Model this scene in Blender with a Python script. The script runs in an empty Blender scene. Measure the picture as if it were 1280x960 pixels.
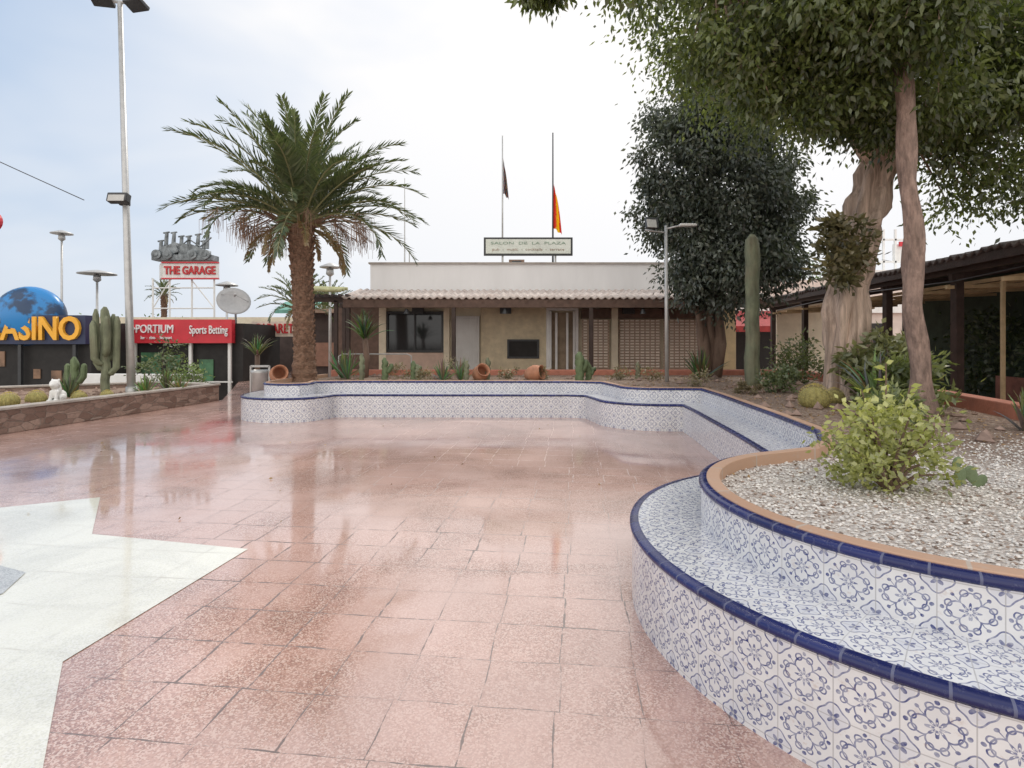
import bpy, math, random
import numpy as np
from mathutils import Vector, Matrix, noise
random.seed(7); rng=np.random.default_rng(7)
R=math.radians
sc=bpy.context.scene
sc.view_settings.view_transform='Standard'; sc.view_settings.look='None'; sc.view_settings.exposure=0

# ------------------------------------------------------------------ node helpers
class NT:
    def __init__(s,nt): s.nt=nt
    def m(s,op,*a):
        n=s.nt.nodes.new('ShaderNodeMath'); n.operation=op
        for i,x in enumerate(a):
            if isinstance(x,E): s.nt.links.new(x.s,n.inputs[i])
            else: n.inputs[i].default_value=x
        return E(n.outputs[0],s)
class E:
    def __init__(s,sock,t): s.s=sock; s.t=t
    def __add__(a,b): return a.t.m('ADD',a,b)
    def __radd__(a,b): return a.t.m('ADD',b,a)
    def __sub__(a,b): return a.t.m('SUBTRACT',a,b)
    def __rsub__(a,b): return a.t.m('SUBTRACT',b,a)
    def __mul__(a,b): return a.t.m('MULTIPLY',a,b)
    def __rmul__(a,b): return a.t.m('MULTIPLY',b,a)
    def __truediv__(a,b): return a.t.m('DIVIDE',a,b)
    def lt(a,b): return a.t.m('LESS_THAN',a,b)
    def gt(a,b): return a.t.m('GREATER_THAN',a,b)
    def ab(a): return a.t.m('ABSOLUTE',a)
    def fr(a): return a.t.m('FRACT',a)
    def fl(a): return a.t.m('FLOOR',a)
    def mx(a,b): return a.t.m('MAXIMUM',a,b)
    def mn(a,b): return a.t.m('MINIMUM',a,b)
    def cl(a): return a.mx(0.0).mn(1.0)
def hyp(a,b): 
    q=a*a+b*b
    return q.t.m('SQRT',q)
def newmat(name):
    m=bpy.data.materials.new(name); m.use_nodes=True
    return m,m.node_tree,m.node_tree.nodes['Principled BSDF'],NT(m.node_tree)
def setin(nt,inp,v):
    if isinstance(v,E): nt.links.new(v.s,inp)
    elif isinstance(v,bpy.types.NodeSocket): nt.links.new(v,inp)
    elif isinstance(v,(tuple,list)) and len(v)==3 and len(inp.default_value)==4: inp.default_value=(*v,1)
    else: inp.default_value=v
def mixc(nt,f,a,b,mode='MIX'):
    n=nt.nodes.new('ShaderNodeMix'); n.data_type='RGBA'; n.blend_type=mode
    setin(nt,n.inputs[0],f); setin(nt,n.inputs[6],a); setin(nt,n.inputs[7],b)
    return n.outputs[2]
def noisen(nt,vec,scale,detail=4,rough=.55,dist=0):
    n=nt.nodes.new('ShaderNodeTexNoise'); n.inputs['Scale'].default_value=scale
    n.inputs['Detail'].default_value=detail; n.inputs['Roughness'].default_value=rough; n.inputs['Distortion'].default_value=dist
    nt.links.new(vec,n.inputs['Vector']); return n
def ramp(nt,f,lo,hi,a=0.,b=1.):
    n=nt.nodes.new('ShaderNodeMapRange'); setin(nt,n.inputs[0],f)
    n.inputs[1].default_value=lo; n.inputs[2].default_value=hi; n.inputs[3].default_value=a; n.inputs[4].default_value=b
    return E(n.outputs[0],NT(nt))
def objco(nt): return nt.nodes.new('ShaderNodeTexCoord').outputs['Object']
def bump(nt,h,st,dist=.01,normal=None):
    n=nt.nodes.new('ShaderNodeBump'); n.inputs['Strength'].default_value=st; n.inputs['Distance'].default_value=dist
    setin(nt,n.inputs['Height'],h)
    return n.outputs[0]
def M(name,col,rough=.6,var=.18,scale=6,bmp=.15,bscale=40,metal=0,stretch=(1,1,1),dirt=0,dirtcol=(.08,.06,.05),spec=.5):
    m,nt,b,t=newmat(name); co=objco(nt)
    mp=nt.nodes.new('ShaderNodeMapping'); mp.inputs['Scale'].default_value=stretch
    nt.links.new(co,mp.inputs[0]); v=mp.outputs[0]
    n=noisen(nt,v,scale,4,.6)
    lo=tuple(c*(1-var) for c in col); hi=tuple(min(1,c*(1+var)) for c in col)
    c=mixc(nt,ramp(nt,n.outputs[0],.3,.7),lo,hi)
    if dirt:
        n2=noisen(nt,v,scale*.35,5,.7)
        c=mixc(nt,ramp(nt,n2.outputs[0],.48,.75,0,dirt),c,dirtcol)
    nt.links.new(c,b.inputs['Base Color'])
    b.inputs['Roughness'].default_value=rough
    b.inputs['Metallic'].default_value=metal; b.inputs['Specular IOR Level'].default_value=spec
    if bmp>=.1:
        n3=noisen(nt,v,bscale,2,.6)
        nt.links.new(bump(nt,n3.outputs[0],bmp,.02),b.inputs['Normal'])
    return m

# ------------------------------------------------------------------ mesh helpers
def root(name,loc=(0,0,0)):
    o=bpy.data.objects.new(name,None); o.location=loc; o.empty_display_size=.3
    sc.collection.objects.link(o); return o
def link(o,parent):
    sc.collection.objects.link(o)
    if parent:
        o.parent=parent; o.matrix_parent_inverse=Matrix.Translation(-Vector(parent.location))
class MB:
    def __init__(s): s.v=[]; s.f=[]
    def add(s,v,f,mat=None):
        o=len(s.v)
        s.v+= [tuple(mat@Vector(p)) for p in v] if mat else [tuple(p) for p in v]
        s.f+=[tuple(i+o for i in q) for q in f]; return s
    def box(s,c,d,rz=0,rx=0,ry=0,mat=None):
        x,y,z=d[0]/2,d[1]/2,d[2]/2
        v=[(-x,-y,-z),(x,-y,-z),(x,y,-z),(-x,y,-z),(-x,-y,z),(x,-y,z),(x,y,z),(-x,y,z)]
        f=[(0,3,2,1),(4,5,6,7),(0,1,5,4),(1,2,6,5),(2,3,7,6),(3,0,4,7)]
        T=Matrix.Translation(c)@Matrix.Rotation(rz,4,'Z')@Matrix.Rotation(ry,4,'Y')@Matrix.Rotation(rx,4,'X')
        if mat: T=mat@T
        return s.add(v,f,T)
    def tube(s,pts,rad,n=8,ribs=0,ribd=0,cap=True,jit=0):
        pts=[Vector(p) for p in pts]
        if not hasattr(rad,'__len__'): rad=[rad]*len(pts)
        v=[];f=[]; u=None
        for i,p in enumerate(pts):
            t=(pts[min(i+1,len(pts)-1)]-pts[max(i-1,0)]).normalized()
            if u is None:
                u=t.orthogonal().normalized()
            u=(u-t*u.dot(t)).normalized(); w=t.cross(u)
            for k in range(n):
                a=2*math.pi*k/n
                r=rad[i]*(1+ribd*math.cos(ribs*a) if ribs else 1)
                if jit: r*=1+jit*noise.noise(Vector((math.cos(a)*1.5,math.sin(a)*1.5,i*.35+p.x*3)))
                v.append(p+u*math.cos(a)*r+w*math.sin(a)*r)
        for i in range(len(pts)-1):
            for k in range(n):
                a=i*n+k;b=i*n+(k+1)%n
                f.append((a,b,b+n,a+n))
        if cap:
            f.append(tuple(range(n-1,-1,-1))); f.append(tuple(range(len(v)-n,len(v))))
        return s.add(v,f)
    def lathe(s,prof,n=24,mat=None):
        v=[];f=[]
        for r,z in prof:
            for k in range(n):
                a=2*math.pi*k/n; v.append((r*math.cos(a),r*math.sin(a),z))
        for i in range(len(prof)-1):
            for k in range(n):
                a=i*n+k;b=i*n+(k+1)%n; f.append((a,b,b+n,a+n))
        return s.add(v,f,mat)
    def obj(s,name,parent,mat,smooth=False,bevel=0):
        me=bpy.data.meshes.new(name); me.from_pydata(s.v,[],s.f); me.update()
        if smooth: me.polygons.foreach_set('use_smooth',[True]*len(me.polygons))
        o=bpy.data.objects.new(name,me); me.materials.append(mat); link(o,parent)
        if bevel:
            b=o.modifiers.new('bevel','BEVEL'); b.width=bevel; b.segments=2; b.limit_method='ANGLE'
        return o
def box(name,parent,c,d,mat,rz=0,bevel=0,**k): return MB().box(c,d,rz,**k).obj(name,parent,mat,bevel=bevel)
def poly(name,parent,pts,z,mat):
    import bmesh
    bm=bmesh.new(); vs=[bm.verts.new((x,y,z)) for x,y in pts]; f=bm.faces.new(vs)
    bm.normal_update()
    if f.normal.z<0: f.normal_flip()
    bmesh.ops.triangulate(bm,faces=bm.faces[:])
    me=bpy.data.meshes.new(name); bm.to_mesh(me); bm.free(); me.materials.append(mat)
    o=bpy.data.objects.new(name,me); link(o,parent); return o
def prism(mb,pts,z0,z1):
    n=len(pts); v=[(x,y,z0) for x,y in pts]+[(x,y,z1) for x,y in pts]
    mb.add(v,[tuple(range(n-1,-1,-1)),tuple(range(n,2*n))]+[(i,(i+1)%n,(i+1)%n+n,i+n) for i in range(n)])
    return mb
def text(name,parent,s,loc,size,mat,width=None,ext=.02,rz=0,bold=0):
    cu=bpy.data.curves.new(name,'FONT'); cu.body=s; cu.size=size; cu.extrude=ext; cu.align_x='CENTER'; cu.align_y='CENTER'; cu.offset=bold
    cu.resolution_u=3
    t=bpy.data.objects.new('tmp',cu); sc.collection.objects.link(t); bpy.context.view_layer.update()
    dg=bpy.context.evaluated_depsgraph_get(); me=bpy.data.meshes.new_from_object(t.evaluated_get(dg))
    bpy.data.objects.remove(t)
    xs=[v.co.x for v in me.vertices]; w=max(xs)-min(xs); sx=(width/w) if width else 1
    T=Matrix.Translation(loc)@Matrix.Rotation(rz,4,'Z')@Matrix.Rotation(R(90),4,'X')@Matrix.Diagonal((sx,1,1,1))
    me.transform(T); me.materials.clear(); me.materials.append(mat)
    o=bpy.data.objects.new(name,me); link(o,parent); return o
def setcol(me,cols,per):
    a=me.color_attributes.new('Col','FLOAT_COLOR','CORNER')
    c=np.repeat(np.concatenate([cols,np.ones((len(cols),1))],1),per,axis=0).astype(np.float32)
    a.data.foreach_set('color',c.ravel())
def leafmesh(name,parent,C,D,L,W,cols,mat,fold=.0):
    n=len(C); D=D/np.linalg.norm(D,axis=1,keepdims=True)
    rv=rng.normal(size=(n,3)); S=np.cross(D,rv); S/=np.linalg.norm(S,axis=1,keepdims=True)+1e-9
    return leafS(name,parent,C,D,S,L,W,cols,mat)
def leafS(name,parent,C,D,S,L,W,cols,mat):
    n=len(C)
    L=np.broadcast_to(np.asarray(L,float).reshape(-1,1),(n,1)); W=np.broadcast_to(np.asarray(W,float).reshape(-1,1),(n,1))
    V=np.stack([C,C+D*L*.42+S*W*.5,C+D*L,C+D*L*.42-S*W*.5],1).reshape(-1,3)
    me=bpy.data.meshes.new(name); me.vertices.add(4*n); me.vertices.foreach_set('co',V.astype(np.float32).ravel())
    me.loops.add(4*n); me.loops.foreach_set('vertex_index',np.arange(4*n,dtype=np.int32))
    me.polygons.add(n); me.polygons.foreach_set('loop_start',np.arange(0,4*n,4,dtype=np.int32))
    try: me.polygons.foreach_set('loop_total',np.full(n,4,dtype=np.int32))
    except Exception: pass
    me.update(calc_edges=True); setcol(me,cols,4); me.materials.append(mat)
    o=bpy.data.objects.new(name,me); link(o,parent); return o
def leafmat(name,trans=.4,rough=.4,gl=.06):
    m=bpy.data.materials.new(name); m.use_nodes=True; nt=m.node_tree; nt.nodes.remove(nt.nodes['Principled BSDF'])
    a=nt.nodes.new('ShaderNodeVertexColor'); a.layer_name='Col'
    df=nt.nodes.new('ShaderNodeBsdfDiffuse'); nt.links.new(a.outputs[0],df.inputs[0])
    tr=nt.nodes.new('ShaderNodeBsdfTranslucent'); c=mixc(nt,1.,a.outputs[0],(1.5,1.6,.7),'MULTIPLY'); nt.links.new(c,tr.inputs[0])
    mx=nt.nodes.new('ShaderNodeMixShader'); mx.inputs[0].default_value=trans
    nt.links.new(df.outputs[0],mx.inputs[1]); nt.links.new(tr.outputs[0],mx.inputs[2])
    g=nt.nodes.new('ShaderNodeBsdfGlossy'); g.inputs['Roughness'].default_value=rough; g.inputs[0].default_value=(1,1,1,1)
    m2=nt.nodes.new('ShaderNodeMixShader'); m2.inputs[0].default_value=gl
    nt.links.new(mx.outputs[0],m2.inputs[1]); nt.links.new(g.outputs[0],m2.inputs[2])
    nt.links.new(m2.outputs[0],nt.nodes['Material Output'].inputs[0]); return m
LEAF=leafmat('leaf'); LEAFD=leafmat('leaf_dark',.2,.4)

def crown(name,parent,clumps,per,L,W,c0,c1,mat,droop=.6,seed=0,flat=.8):
    Cs=[];Ds=[];Co=[]
    c0=np.array(c0);c1=np.array(c1)
    for c,r in clumps:
        c=np.array(c); k=int(per*rng.uniform(.6,1.3))
        g=rng.normal(size=(k,3))*np.array([1,1,flat])*r*.55
        p=c+g
        d=rng.normal(size=(k,3))*.6+g/(r+1e-6)*.6; d[:,2]-=droop
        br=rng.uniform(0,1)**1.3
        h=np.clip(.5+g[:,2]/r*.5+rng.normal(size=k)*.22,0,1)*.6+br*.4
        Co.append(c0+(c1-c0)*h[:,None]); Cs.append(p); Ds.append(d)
    C=np.concatenate(Cs);D=np.concatenate(Ds);Co=np.concatenate(Co)
    n=len(C)
    return leafmesh(name,parent,C,D,L*rng.uniform(.7,1.25,n),W*rng.uniform(.7,1.2,n),Co,mat)
def ellclumps(n,c,rad,r,shell=.5,keep=None):
    out=[]; tries=0
    while len(out)<n and tries<n*30:
        tries+=1
        d=rng.normal(size=3); d/=np.linalg.norm(d)
        q=shell+(1-shell)*rng.uniform()**.6
        p=np.array(c)+d*np.array(rad)*q
        if max(rad)>.8 and noise.noise(Vector(p)*.7)<-.25 and tries<n*15: continue
        if keep and not keep(p): continue
        out.append((p,r*rng.uniform(.7,1.3)))
    return out

# ------------------------------------------------------------------ materials
def tilefloor(name,base,chip1,chip2,jointd=.012,jcol=(.10,.055,.045),ts=.335,pale=.6):
    m,nt,b,t=newmat(name); co=objco(nt)
    sp=nt.nodes.new('ShaderNodeSeparateXYZ'); nt.links.new(co,sp.inputs[0])
    x=E(sp.outputs[0],t); y=E(sp.outputs[1],t)
    wob=noisen(nt,co,2.2,2); w=E(wob.outputs[0],t)*.04
    ca,sa=math.cos(R(6.5)),math.sin(R(6.5))
    v=(x*sa+y*ca-w)/ts+.3; iv=v.fl()
    rn=nt.nodes.new('ShaderNodeTexWhiteNoise'); rn.noise_dimensions='1D'; nt.links.new(iv.s,rn.inputs['W'])
    u=(x*ca-y*sa+w)/ts+.12+(E(rn.outputs[0],t)-.5)*.18
    a=(u.fr()-.5).ab(); c=(v.fr()-.5).ab()
    e1=noisen(nt,co,.9,2).outputs[0]; e2=noisen(nt,co,9,4,.75).outputs[0]
    jw=ramp(nt,e1,.38,.60,.001,jointd)*ramp(nt,e2,.40,.60,.1,2.1)
    jm=(a+jw).gt(.5).mx((c+jw).gt(.5))
    cv=nt.nodes.new('ShaderNodeCombineXYZ'); nt.links.new(u.fl().s,cv.inputs[0]); nt.links.new(iv.s,cv.inputs[1])
    wn=nt.nodes.new('ShaderNodeTexWhiteNoise'); nt.links.new(cv.outputs[0],wn.inputs[0])
    vo=nt.nodes.new('ShaderNodeTexVoronoi'); vo.inputs['Scale'].default_value=150; nt.links.new(co,vo.inputs[0])
    sv=nt.nodes.new('ShaderNodeSeparateColor'); nt.links.new(vo.outputs['Color'],sv.inputs[0])
    r=E(sv.outputs[0],t)
    n4=noisen(nt,co,.65,7,.68,.7).outputs[0]; wear_sheen=ramp(nt,n4,.42,.60,0,1)     # 1 = bleached wear with pale sheen painted in, 0 = dark granular
    sk=1.-wear_sheen*.6
    col=mixc(nt,r.gt(.70)*sk*.75,base,chip1); col=mixc(nt,r.lt(.28)*sk*.75,col,chip2)
    col=mixc(nt,wear_sheen*pale,col,tuple(min(1,q*.95+.20) for q in base))
    tone=ramp(nt,wn.outputs[0],0,1,.96,1.035)
    edge=ramp(nt,a.mx(c),.42,.5,1.,.96)
    tv=tone*edge*ramp(nt,e1,.3,.7,.88,1.1)*ramp(nt,n4,.35,.5,.84,1.)
    cc=nt.nodes.new('ShaderNodeCombineColor')
    for i in range(3): nt.links.new(tv.s,cc.inputs[i])
    col=mixc(nt,1.,col,cc.outputs[0],'MULTIPLY')
    far=ramp(nt,y,4.2,8,.95,.22)
    col=mixc(nt,jm*far,col,jcol)
    nt.links.new(col,b.inputs['Base Color'])
    b.inputs['Roughness'].default_value=.45
    n5=noisen(nt,co,1.1,4,.6).outputs[0]
    b.inputs['Coat Weight'].default_value=1; b.inputs['Coat IOR'].default_value=1.95
    nt.links.new((ramp(nt,n5,.35,.68,.035,.17)+jm*.4).s,b.inputs['Coat Roughness'])
    hh=ramp(nt,noisen(nt,co,45,2).outputs[0],0,1,0,.14)-jm*.6+E(wn.outputs[0],t)*.05+E(n5,t)*.4
    bn=bump(nt,hh,.08,.006)
    nt.links.new(bn,b.inputs['Normal']); nt.links.new(bn,b.inputs['Coat Normal'])
    return m
FLOOR=tilefloor('terrazzo_pink',(.495,.275,.215),(.76,.58,.50),(.26,.12,.09))
STAR=tilefloor('terrazzo_white',(.76,.75,.65),(.82,.81,.76),(.64,.63,.55),.006,(.46,.44,.39),.42,.2)
GREY=tilefloor('terrazzo_grey',(.44,.45,.43),(.6,.6,.6),(.22,.22,.22),.006,(.2,.2,.2),.42,.3)

def azulejo():
    m,nt,b,t=newmat('azulejo_tile')
    uv=nt.nodes.new('ShaderNodeTexCoord').outputs['UV']
    wob=noisen(nt,uv,5,2); vm=nt.nodes.new('ShaderNodeSeparateXYZ'); nt.links.new(uv,vm.inputs[0])
    w=(E(wob.outputs[0],t)-.5)*.05
    U=E(vm.outputs[0],t); V=E(vm.outputs[1],t)
    px=U.fr()-.5; py=V.fr()-.5
    a=px.ab()+w; c=py.ab()-w
    r=hyp(a,c); th=t.m('ARCTAN2',c,a)
    lobes=t.m('COSINE',th*8.)
    pet=r.lt(.115+.06*lobes)*r.gt(.035)
    pin=(r-(.065+.03*lobes)).ab().lt(.010)
    m1=pet*(1.-pin)
    q=hyp(a-.19,c).mn(hyp(a,c-.19)); ring=(q-.155).ab().lt(.014)*r.gt(.2)
    a2=.5-a; c2=.5-c; rc=hyp(a2,c2); tc=t.m('ARCTAN2',c2,a2)
    lc=t.m('COSINE',tc*4.)
    ring2=(rc-(.235+.03*lc)).ab().lt(.015)
    pc=rc.lt(.090-.045*lc)*rc.gt(.025)
    s1=(hyp(a-.33,c-.10)-.055).ab().lt(.013); s2=(hyp(a-.10,c-.33)-.055).ab().lt(.013)
    s3=hyp(a-.27,c-.27).lt(.034); s4=((a-c).ab().lt(.011))*r.gt(.17)*r.lt(.36)
    s5=hyp(a-.42,c-.0).lt(.038); s6=hyp(a,c-.42).lt(.038)
    pat=m1.mx(ring).mx(ring2).mx(pc).mx(s1).mx(s2).mx(s3).mx(s4).mx(s5).mx(s6)
    ink=ramp(nt,noisen(nt,uv,7,2).outputs[0],.3,.7,.55,1.)
    edge=ramp(nt,noisen(nt,uv,1.1,3).outputs[0],.3,.7,.5,1.)
    white=mixc(nt,edge,(.58,.58,.60),(.80,.80,.80))
    bl=mixc(nt,ink,(.22,.27,.43),(.04,.055,.20))
    col=mixc(nt,pat*ink,white,bl)
    col=mixc(nt,(rc.lt(.22))*(1.-pat)*.13,col,(.25,.33,.62))
    rust=ramp(nt,noisen(nt,uv,3.2,4,.7).outputs[0],.60,.72,0,.9)
    col=mixc(nt,rust*.5,col,(.46,.30,.20))
    gr=(px.ab().gt(.490)).mx(py.ab().gt(.490))
    col=mixc(nt,gr*.7,col,(.38,.37,.37))
    nt.links.new(col,b.inputs['Base Color'])
    nt.links.new((gr*.5+edge*.2+.0).s,b.inputs['Roughness'])
    wn=nt.nodes.new('ShaderNodeTexWhiteNoise'); cv=nt.nodes.new('ShaderNodeCombineXYZ')
    nt.links.new(U.fl().s,cv.inputs[0]); nt.links.new(V.fl().s,cv.inputs[1]); nt.links.new(cv.outputs[0],wn.inputs[0])
    nt.links.new(bump(nt,E(wob.outputs[0],t)*.5-gr*.5+E(wn.outputs[0],t)*.15,.3,.006),b.inputs['Normal'])
    return m
AZ=azulejo()
def trimmat(name,c0,c1,grout,per=1.0,rough=.12,gw=.04,gs=.8):
    m,nt,b,t=newmat(name); uv=nt.nodes.new('ShaderNodeTexCoord').outputs['UV']
    vm=nt.nodes.new('ShaderNodeSeparateXYZ'); nt.links.new(uv,vm.inputs[0]); U=E(vm.outputs[0],t)*per
    g=(U.fr()-.5).ab().gt(.5-gw)
    wn=nt.nodes.new('ShaderNodeTexWhiteNoise'); wn.noise_dimensions='1D'; nt.links.new(U.fl().s,wn.inputs['W'])
    c=mixc(nt,wn.outputs[0],c0,c1)
    n=noisen(nt,uv,4,5,.7).outputs[0]
    c=mixc(nt,ramp(nt,n,.56,.72,0,.5),c,grout); c=mixc(nt,g*gs,c,grout)
    nt.links.new(c,b.inputs['Base Color']); nt.links.new((ramp(nt,n,.3,.7,rough,rough+.2)+g*.4).s,b.inputs['Roughness'])
    nt.links.new(bump(nt,E(wn.outputs[0],t)*.2-g*.6+E(n,t)*.3,.4,.006),b.inputs['Normal']); return m
BLUE=trimmat('cobalt_trim',(.008,.013,.085),(.016,.026,.15),(.16,.17,.25),1,.14,.03,.7)
TERRA=trimmat('terracotta_coping',(.48,.29,.19),(.58,.38,.27),(.50,.44,.38),.5,.65,.012)

def soilmat():
    m,nt,b,t=newmat('soil_gravel'); co=objco(nt)
    sp=nt.nodes.new('ShaderNodeSeparateXYZ'); nt.links.new(co,sp.inputs[0]); y=E(sp.outputs[1],t)
    vo=nt.nodes.new('ShaderNodeTexVoronoi'); vo.inputs['Scale'].default_value=55; nt.links.new(co,vo.inputs[0])
    sv=nt.nodes.new('ShaderNodeSeparateColor'); nt.links.new(vo.outputs['Color'],sv.inputs[0])
    g=mixc(nt,sv.outputs[0],(.42,.34,.29),(.84,.79,.73))
    n=noisen(nt,co,9,4,.7).outputs[0]
    s=mixc(nt,ramp(nt,n,.3,.7),(.14,.09,.065),(.34,.23,.17))
    s=mixc(nt,E(sv.outputs[1],t).gt(.7)*.6,s,(.52,.42,.34))
    f=ramp(nt,y+ (E(noisen(nt,co,1.5,3).outputs[0],t)-.5)*2.,3.7,4.8,0,1)
    nt.links.new(mixc(nt,f,g,s),b.inputs['Base Color']); b.inputs['Roughness'].default_value=.9
    nt.links.new(bump(nt,E(vo.outputs['Distance'],t)*-1.+E(n,t),.9,.02),b.inputs['Normal']); return m
SOIL=soilmat()
CONC=M('concrete',(.42,.38,.34),.8,.15,5,.3,60,dirt=.4)
ASPH=M('paving_grey',(.34,.31,.29),.8,.15,1.5,.2,50)
WOOD=M('dark_wood',(.05,.03,.024),.6,.3,5,.3,30)
WOODL=M('light_wood',(.56,.42,.24),.6,.2,5,.2,30)
WHITE=M('white_paint',(.78,.78,.76),.5,.06,3,.1,40,dirt=.2,dirtcol=(.45,.42,.38))
PARA=M('parapet_paint',(.82,.82,.82),.6,.05,1.5,.1,30,stretch=(1,1,.25),dirt=.25,dirtcol=(.55,.54,.53))
CREAM=M('cream_render',(.78,.70,.54),.8,.08,4,.2,50,dirt=.35,dirtcol=(.50,.40,.28))
METAL=M('galvanised',(.50,.50,.49),.4,.1,8,.05,40,metal=.4)
DARKM=M('dark_metal',(.04,.042,.045),.45,.2,8,.05)
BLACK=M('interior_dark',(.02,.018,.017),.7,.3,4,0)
POT=M('terracotta_pot',(.46,.21,.12),.75,.15,8,.2,40,dirt=.3,dirtcol=(.55,.42,.35))
BRICK=M('red_lowwall',(.48,.19,.13),.8,.15,8,.3,40,dirt=.3,dirtcol=(.26,.15,.11))
ROCK=M('rock',(.30,.21,.17),.9,.35,6,.8,18)
CACT=M('cactus_green',(.15,.20,.10),.65,.25,9,.25,60)
CACTG=M('cactus_grey',(.20,.22,.14),.75,.35,7,.3,60,stretch=(1,1,.5),dirt=.6,dirtcol=(.26,.20,.14))
BARREL=M('cactus_barrel',(.34,.30,.11),.8,.3,25,.6,90)
GLASS=M('window_glass',(.03,.033,.036),.06,.2,1,.02,2)
RED=M('red_sign',(.58,.03,.045),.45,.08,3,.03)
NAVY=M('navy_sign',(.02,.03,.08),.4,.1,3,.03)
YEL=M('yellow_letters',(.90,.45,.04),.4,.08,3,.03)
WLET=M('white_letters',(.85,.85,.85),.4,.04,3,.0)
RLET=M('red_letters',(.50,.025,.03),.45,.08,3,.0)
BARK=M('bark_brown',(.18,.12,.09),.9,.3,6,.9,22,stretch=(1,1,.3))
BARKP=M('bark_pale',(.50,.38,.30),.85,.4,7,1.,18,stretch=(2.6,2.6,.22),dirt=.9,dirtcol=(.17,.12,.09))
BARKS=M('bark_slim',(.30,.21,.17),.9,.45,9,1.,26,stretch=(1.8,1.8,.6),dirt=.7,dirtcol=(.14,.10,.08))
PALMB=M('palm_bark',(.20,.12,.08),.95,.45,14,1.,30,stretch=(1,1,1.6))

# ------------------------------------------------------------------ world / sun / camera
AZ_S,EL_S=R(17),R(48)
sd=Vector((math.sin(AZ_S)*math.cos(EL_S),math.cos(AZ_S)*math.cos(EL_S),math.sin(EL_S)))
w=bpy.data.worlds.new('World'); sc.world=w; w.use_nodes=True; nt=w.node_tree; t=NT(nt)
bg=nt.nodes['Background']; sky=nt.nodes.new('ShaderNodeTexSky'); sky.sky_type='NISHITA'; sky.sun_disc=False
sky.sun_elevation=EL_S; sky.sun_rotation=AZ_S; sky.dust_density=3; sky.air_density=1; sky.ozone_density=1.5
gco=nt.nodes.new('ShaderNodeTexCoord').outputs['Generated']
dp=nt.nodes.new('ShaderNodeVectorMath'); dp.operation='DOT_PRODUCT'; nt.links.new(gco,dp.inputs[0]); dp.inputs[1].default_value=sd
glow=ramp(nt,dp.outputs['Value'],.55,.93,0,1)
sp=nt.nodes.new('ShaderNodeSeparateXYZ'); nt.links.new(gco,sp.inputs[0]); hz=ramp(nt,sp.outputs[2],.0,.45,1,0)
mp=nt.nodes.new('ShaderNodeMapping'); mp.inputs['Scale'].default_value=(1,1,2.5); nt.links.new(gco,mp.inputs[0])
cl=noisen(nt,mp.outputs[0],1.6,4,.55,.3).outputs[0]
f=(glow*.95+hz*.75+ramp(nt,cl,.36,.66,-.12,.35)).cl()
haze=mixc(nt,glow,(8.5,8.85,9.4),(10.6,10.4,10.3))
base=mixc(nt,.6,sky.outputs[0],(4.9,7.0,9.9))
front=mixc(nt,f,base,haze)
# unseen bright cloud bank added behind the camera to lift camera-facing facades
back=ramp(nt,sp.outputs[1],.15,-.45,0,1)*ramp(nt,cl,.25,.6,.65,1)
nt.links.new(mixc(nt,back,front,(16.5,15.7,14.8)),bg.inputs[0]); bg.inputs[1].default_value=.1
su=bpy.data.lights.new('sun','SUN'); su.energy=1.5; su.angle=R(10); su.color=(1,.94,.86)
so=bpy.data.objects.new('sun',su); so.rotation_euler=sd.to_track_quat('Z','Y').to_euler(); sc.collection.objects.link(so)
cam=bpy.data.cameras.new('camera'); cam.lens=36*700/1280; cam.sensor_width=36; cam.shift_y=-55/1280; cam.clip_end=3000; cam.clip_start=.05
co_=bpy.data.objects.new('camera',cam); co_.location=(0,0,1.5); co_.rotation_euler=(R(90),0,0); sc.collection.objects.link(co_); sc.camera=co_

# ------------------------------------------------------------------ ground
poly('ground',None,[(-900,-300),(900,-300),(900,1500),(-900,1500)],-.95,ASPH)
pl=[(-10.9,-6),(-9.8,0),(-7.24,14),(-14,30),(-14,60),(45,60),(45,-6)]
prism(MB(),pl,-.9,0).obj('plaza_floor',None,FLOOR)
star=[(-4.57,5.0),(-3.92,5.33),(-3.24,4.32),(-1.89,4.01),(-2.09,2.605),(-1.6,1.9),(-2.3,1.2),(-2.9,.2),(-4.1,1.0),(-5.4,.9),(-5.2,2.3),(-6.2,3.3),(-5.0,3.9)]
poly('floor_star_inlay',None,star,.004,STAR)
poly('floor_star_centre',None,[(-3.42+.42*math.cos(a),3.3+.42*math.sin(a)) for a in np.linspace(0,2*math.pi,9)[:-1]],.008,GREY)

# ------------------------------------------------------------------ tiled bench planter
def catmull(P,step=.08):
    P=[Vector((p[0],p[1])) for p in P]; out=[]
    Q=[P[0]*2-P[1]]+P+[P[-1]*2-P[-2]]
    for i in range(1,len(Q)-2):
        a,b,c,d=Q[i-1:i+3]; k=max(2,int((c-b).length/step))
        for j in range(k):
            s=j/k; out.append(.5*((2*b)+(c-a)*s+(2*a-5*b+4*c-d)*s*s+(3*b-a-3*c+d)*s**3))
    out.append(P[-1]); return out
path=[]
path+=catmull([(-4.95,13.6),(-5.2,12.4),(-5.32,11.4),(-5.22,10.75),(-4.95,10.36),(-4.4,10.12),(-3.8,10.22),(-3.5,10.60)])[:-1]
path+=catmull([(-3.43,10.8),(-3.2,10.86),(-1,10.84),(1.15,10.82)])[:-1]
path+=catmull([(1.38,10.72),(1.46,10.3),(1.58,9.75),(1.95,9.36),(2.4,9.2),(2.78,9.17)])
path+=catmull([(2.74,8.6),(2.62,7.4),(2.50,6.2),(2.38,5.25)])
path+=catmull([(2.2,4.88),(2.0,4.66)])
cx,cy,RR=2.3,3.0,1.64
for i in range(0,75): 
    a=R(110)+ (R(272)-R(110))*i/74; path.append(Vector((cx+RR*math.cos(a),cy+RR*math.sin(a))))
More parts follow.
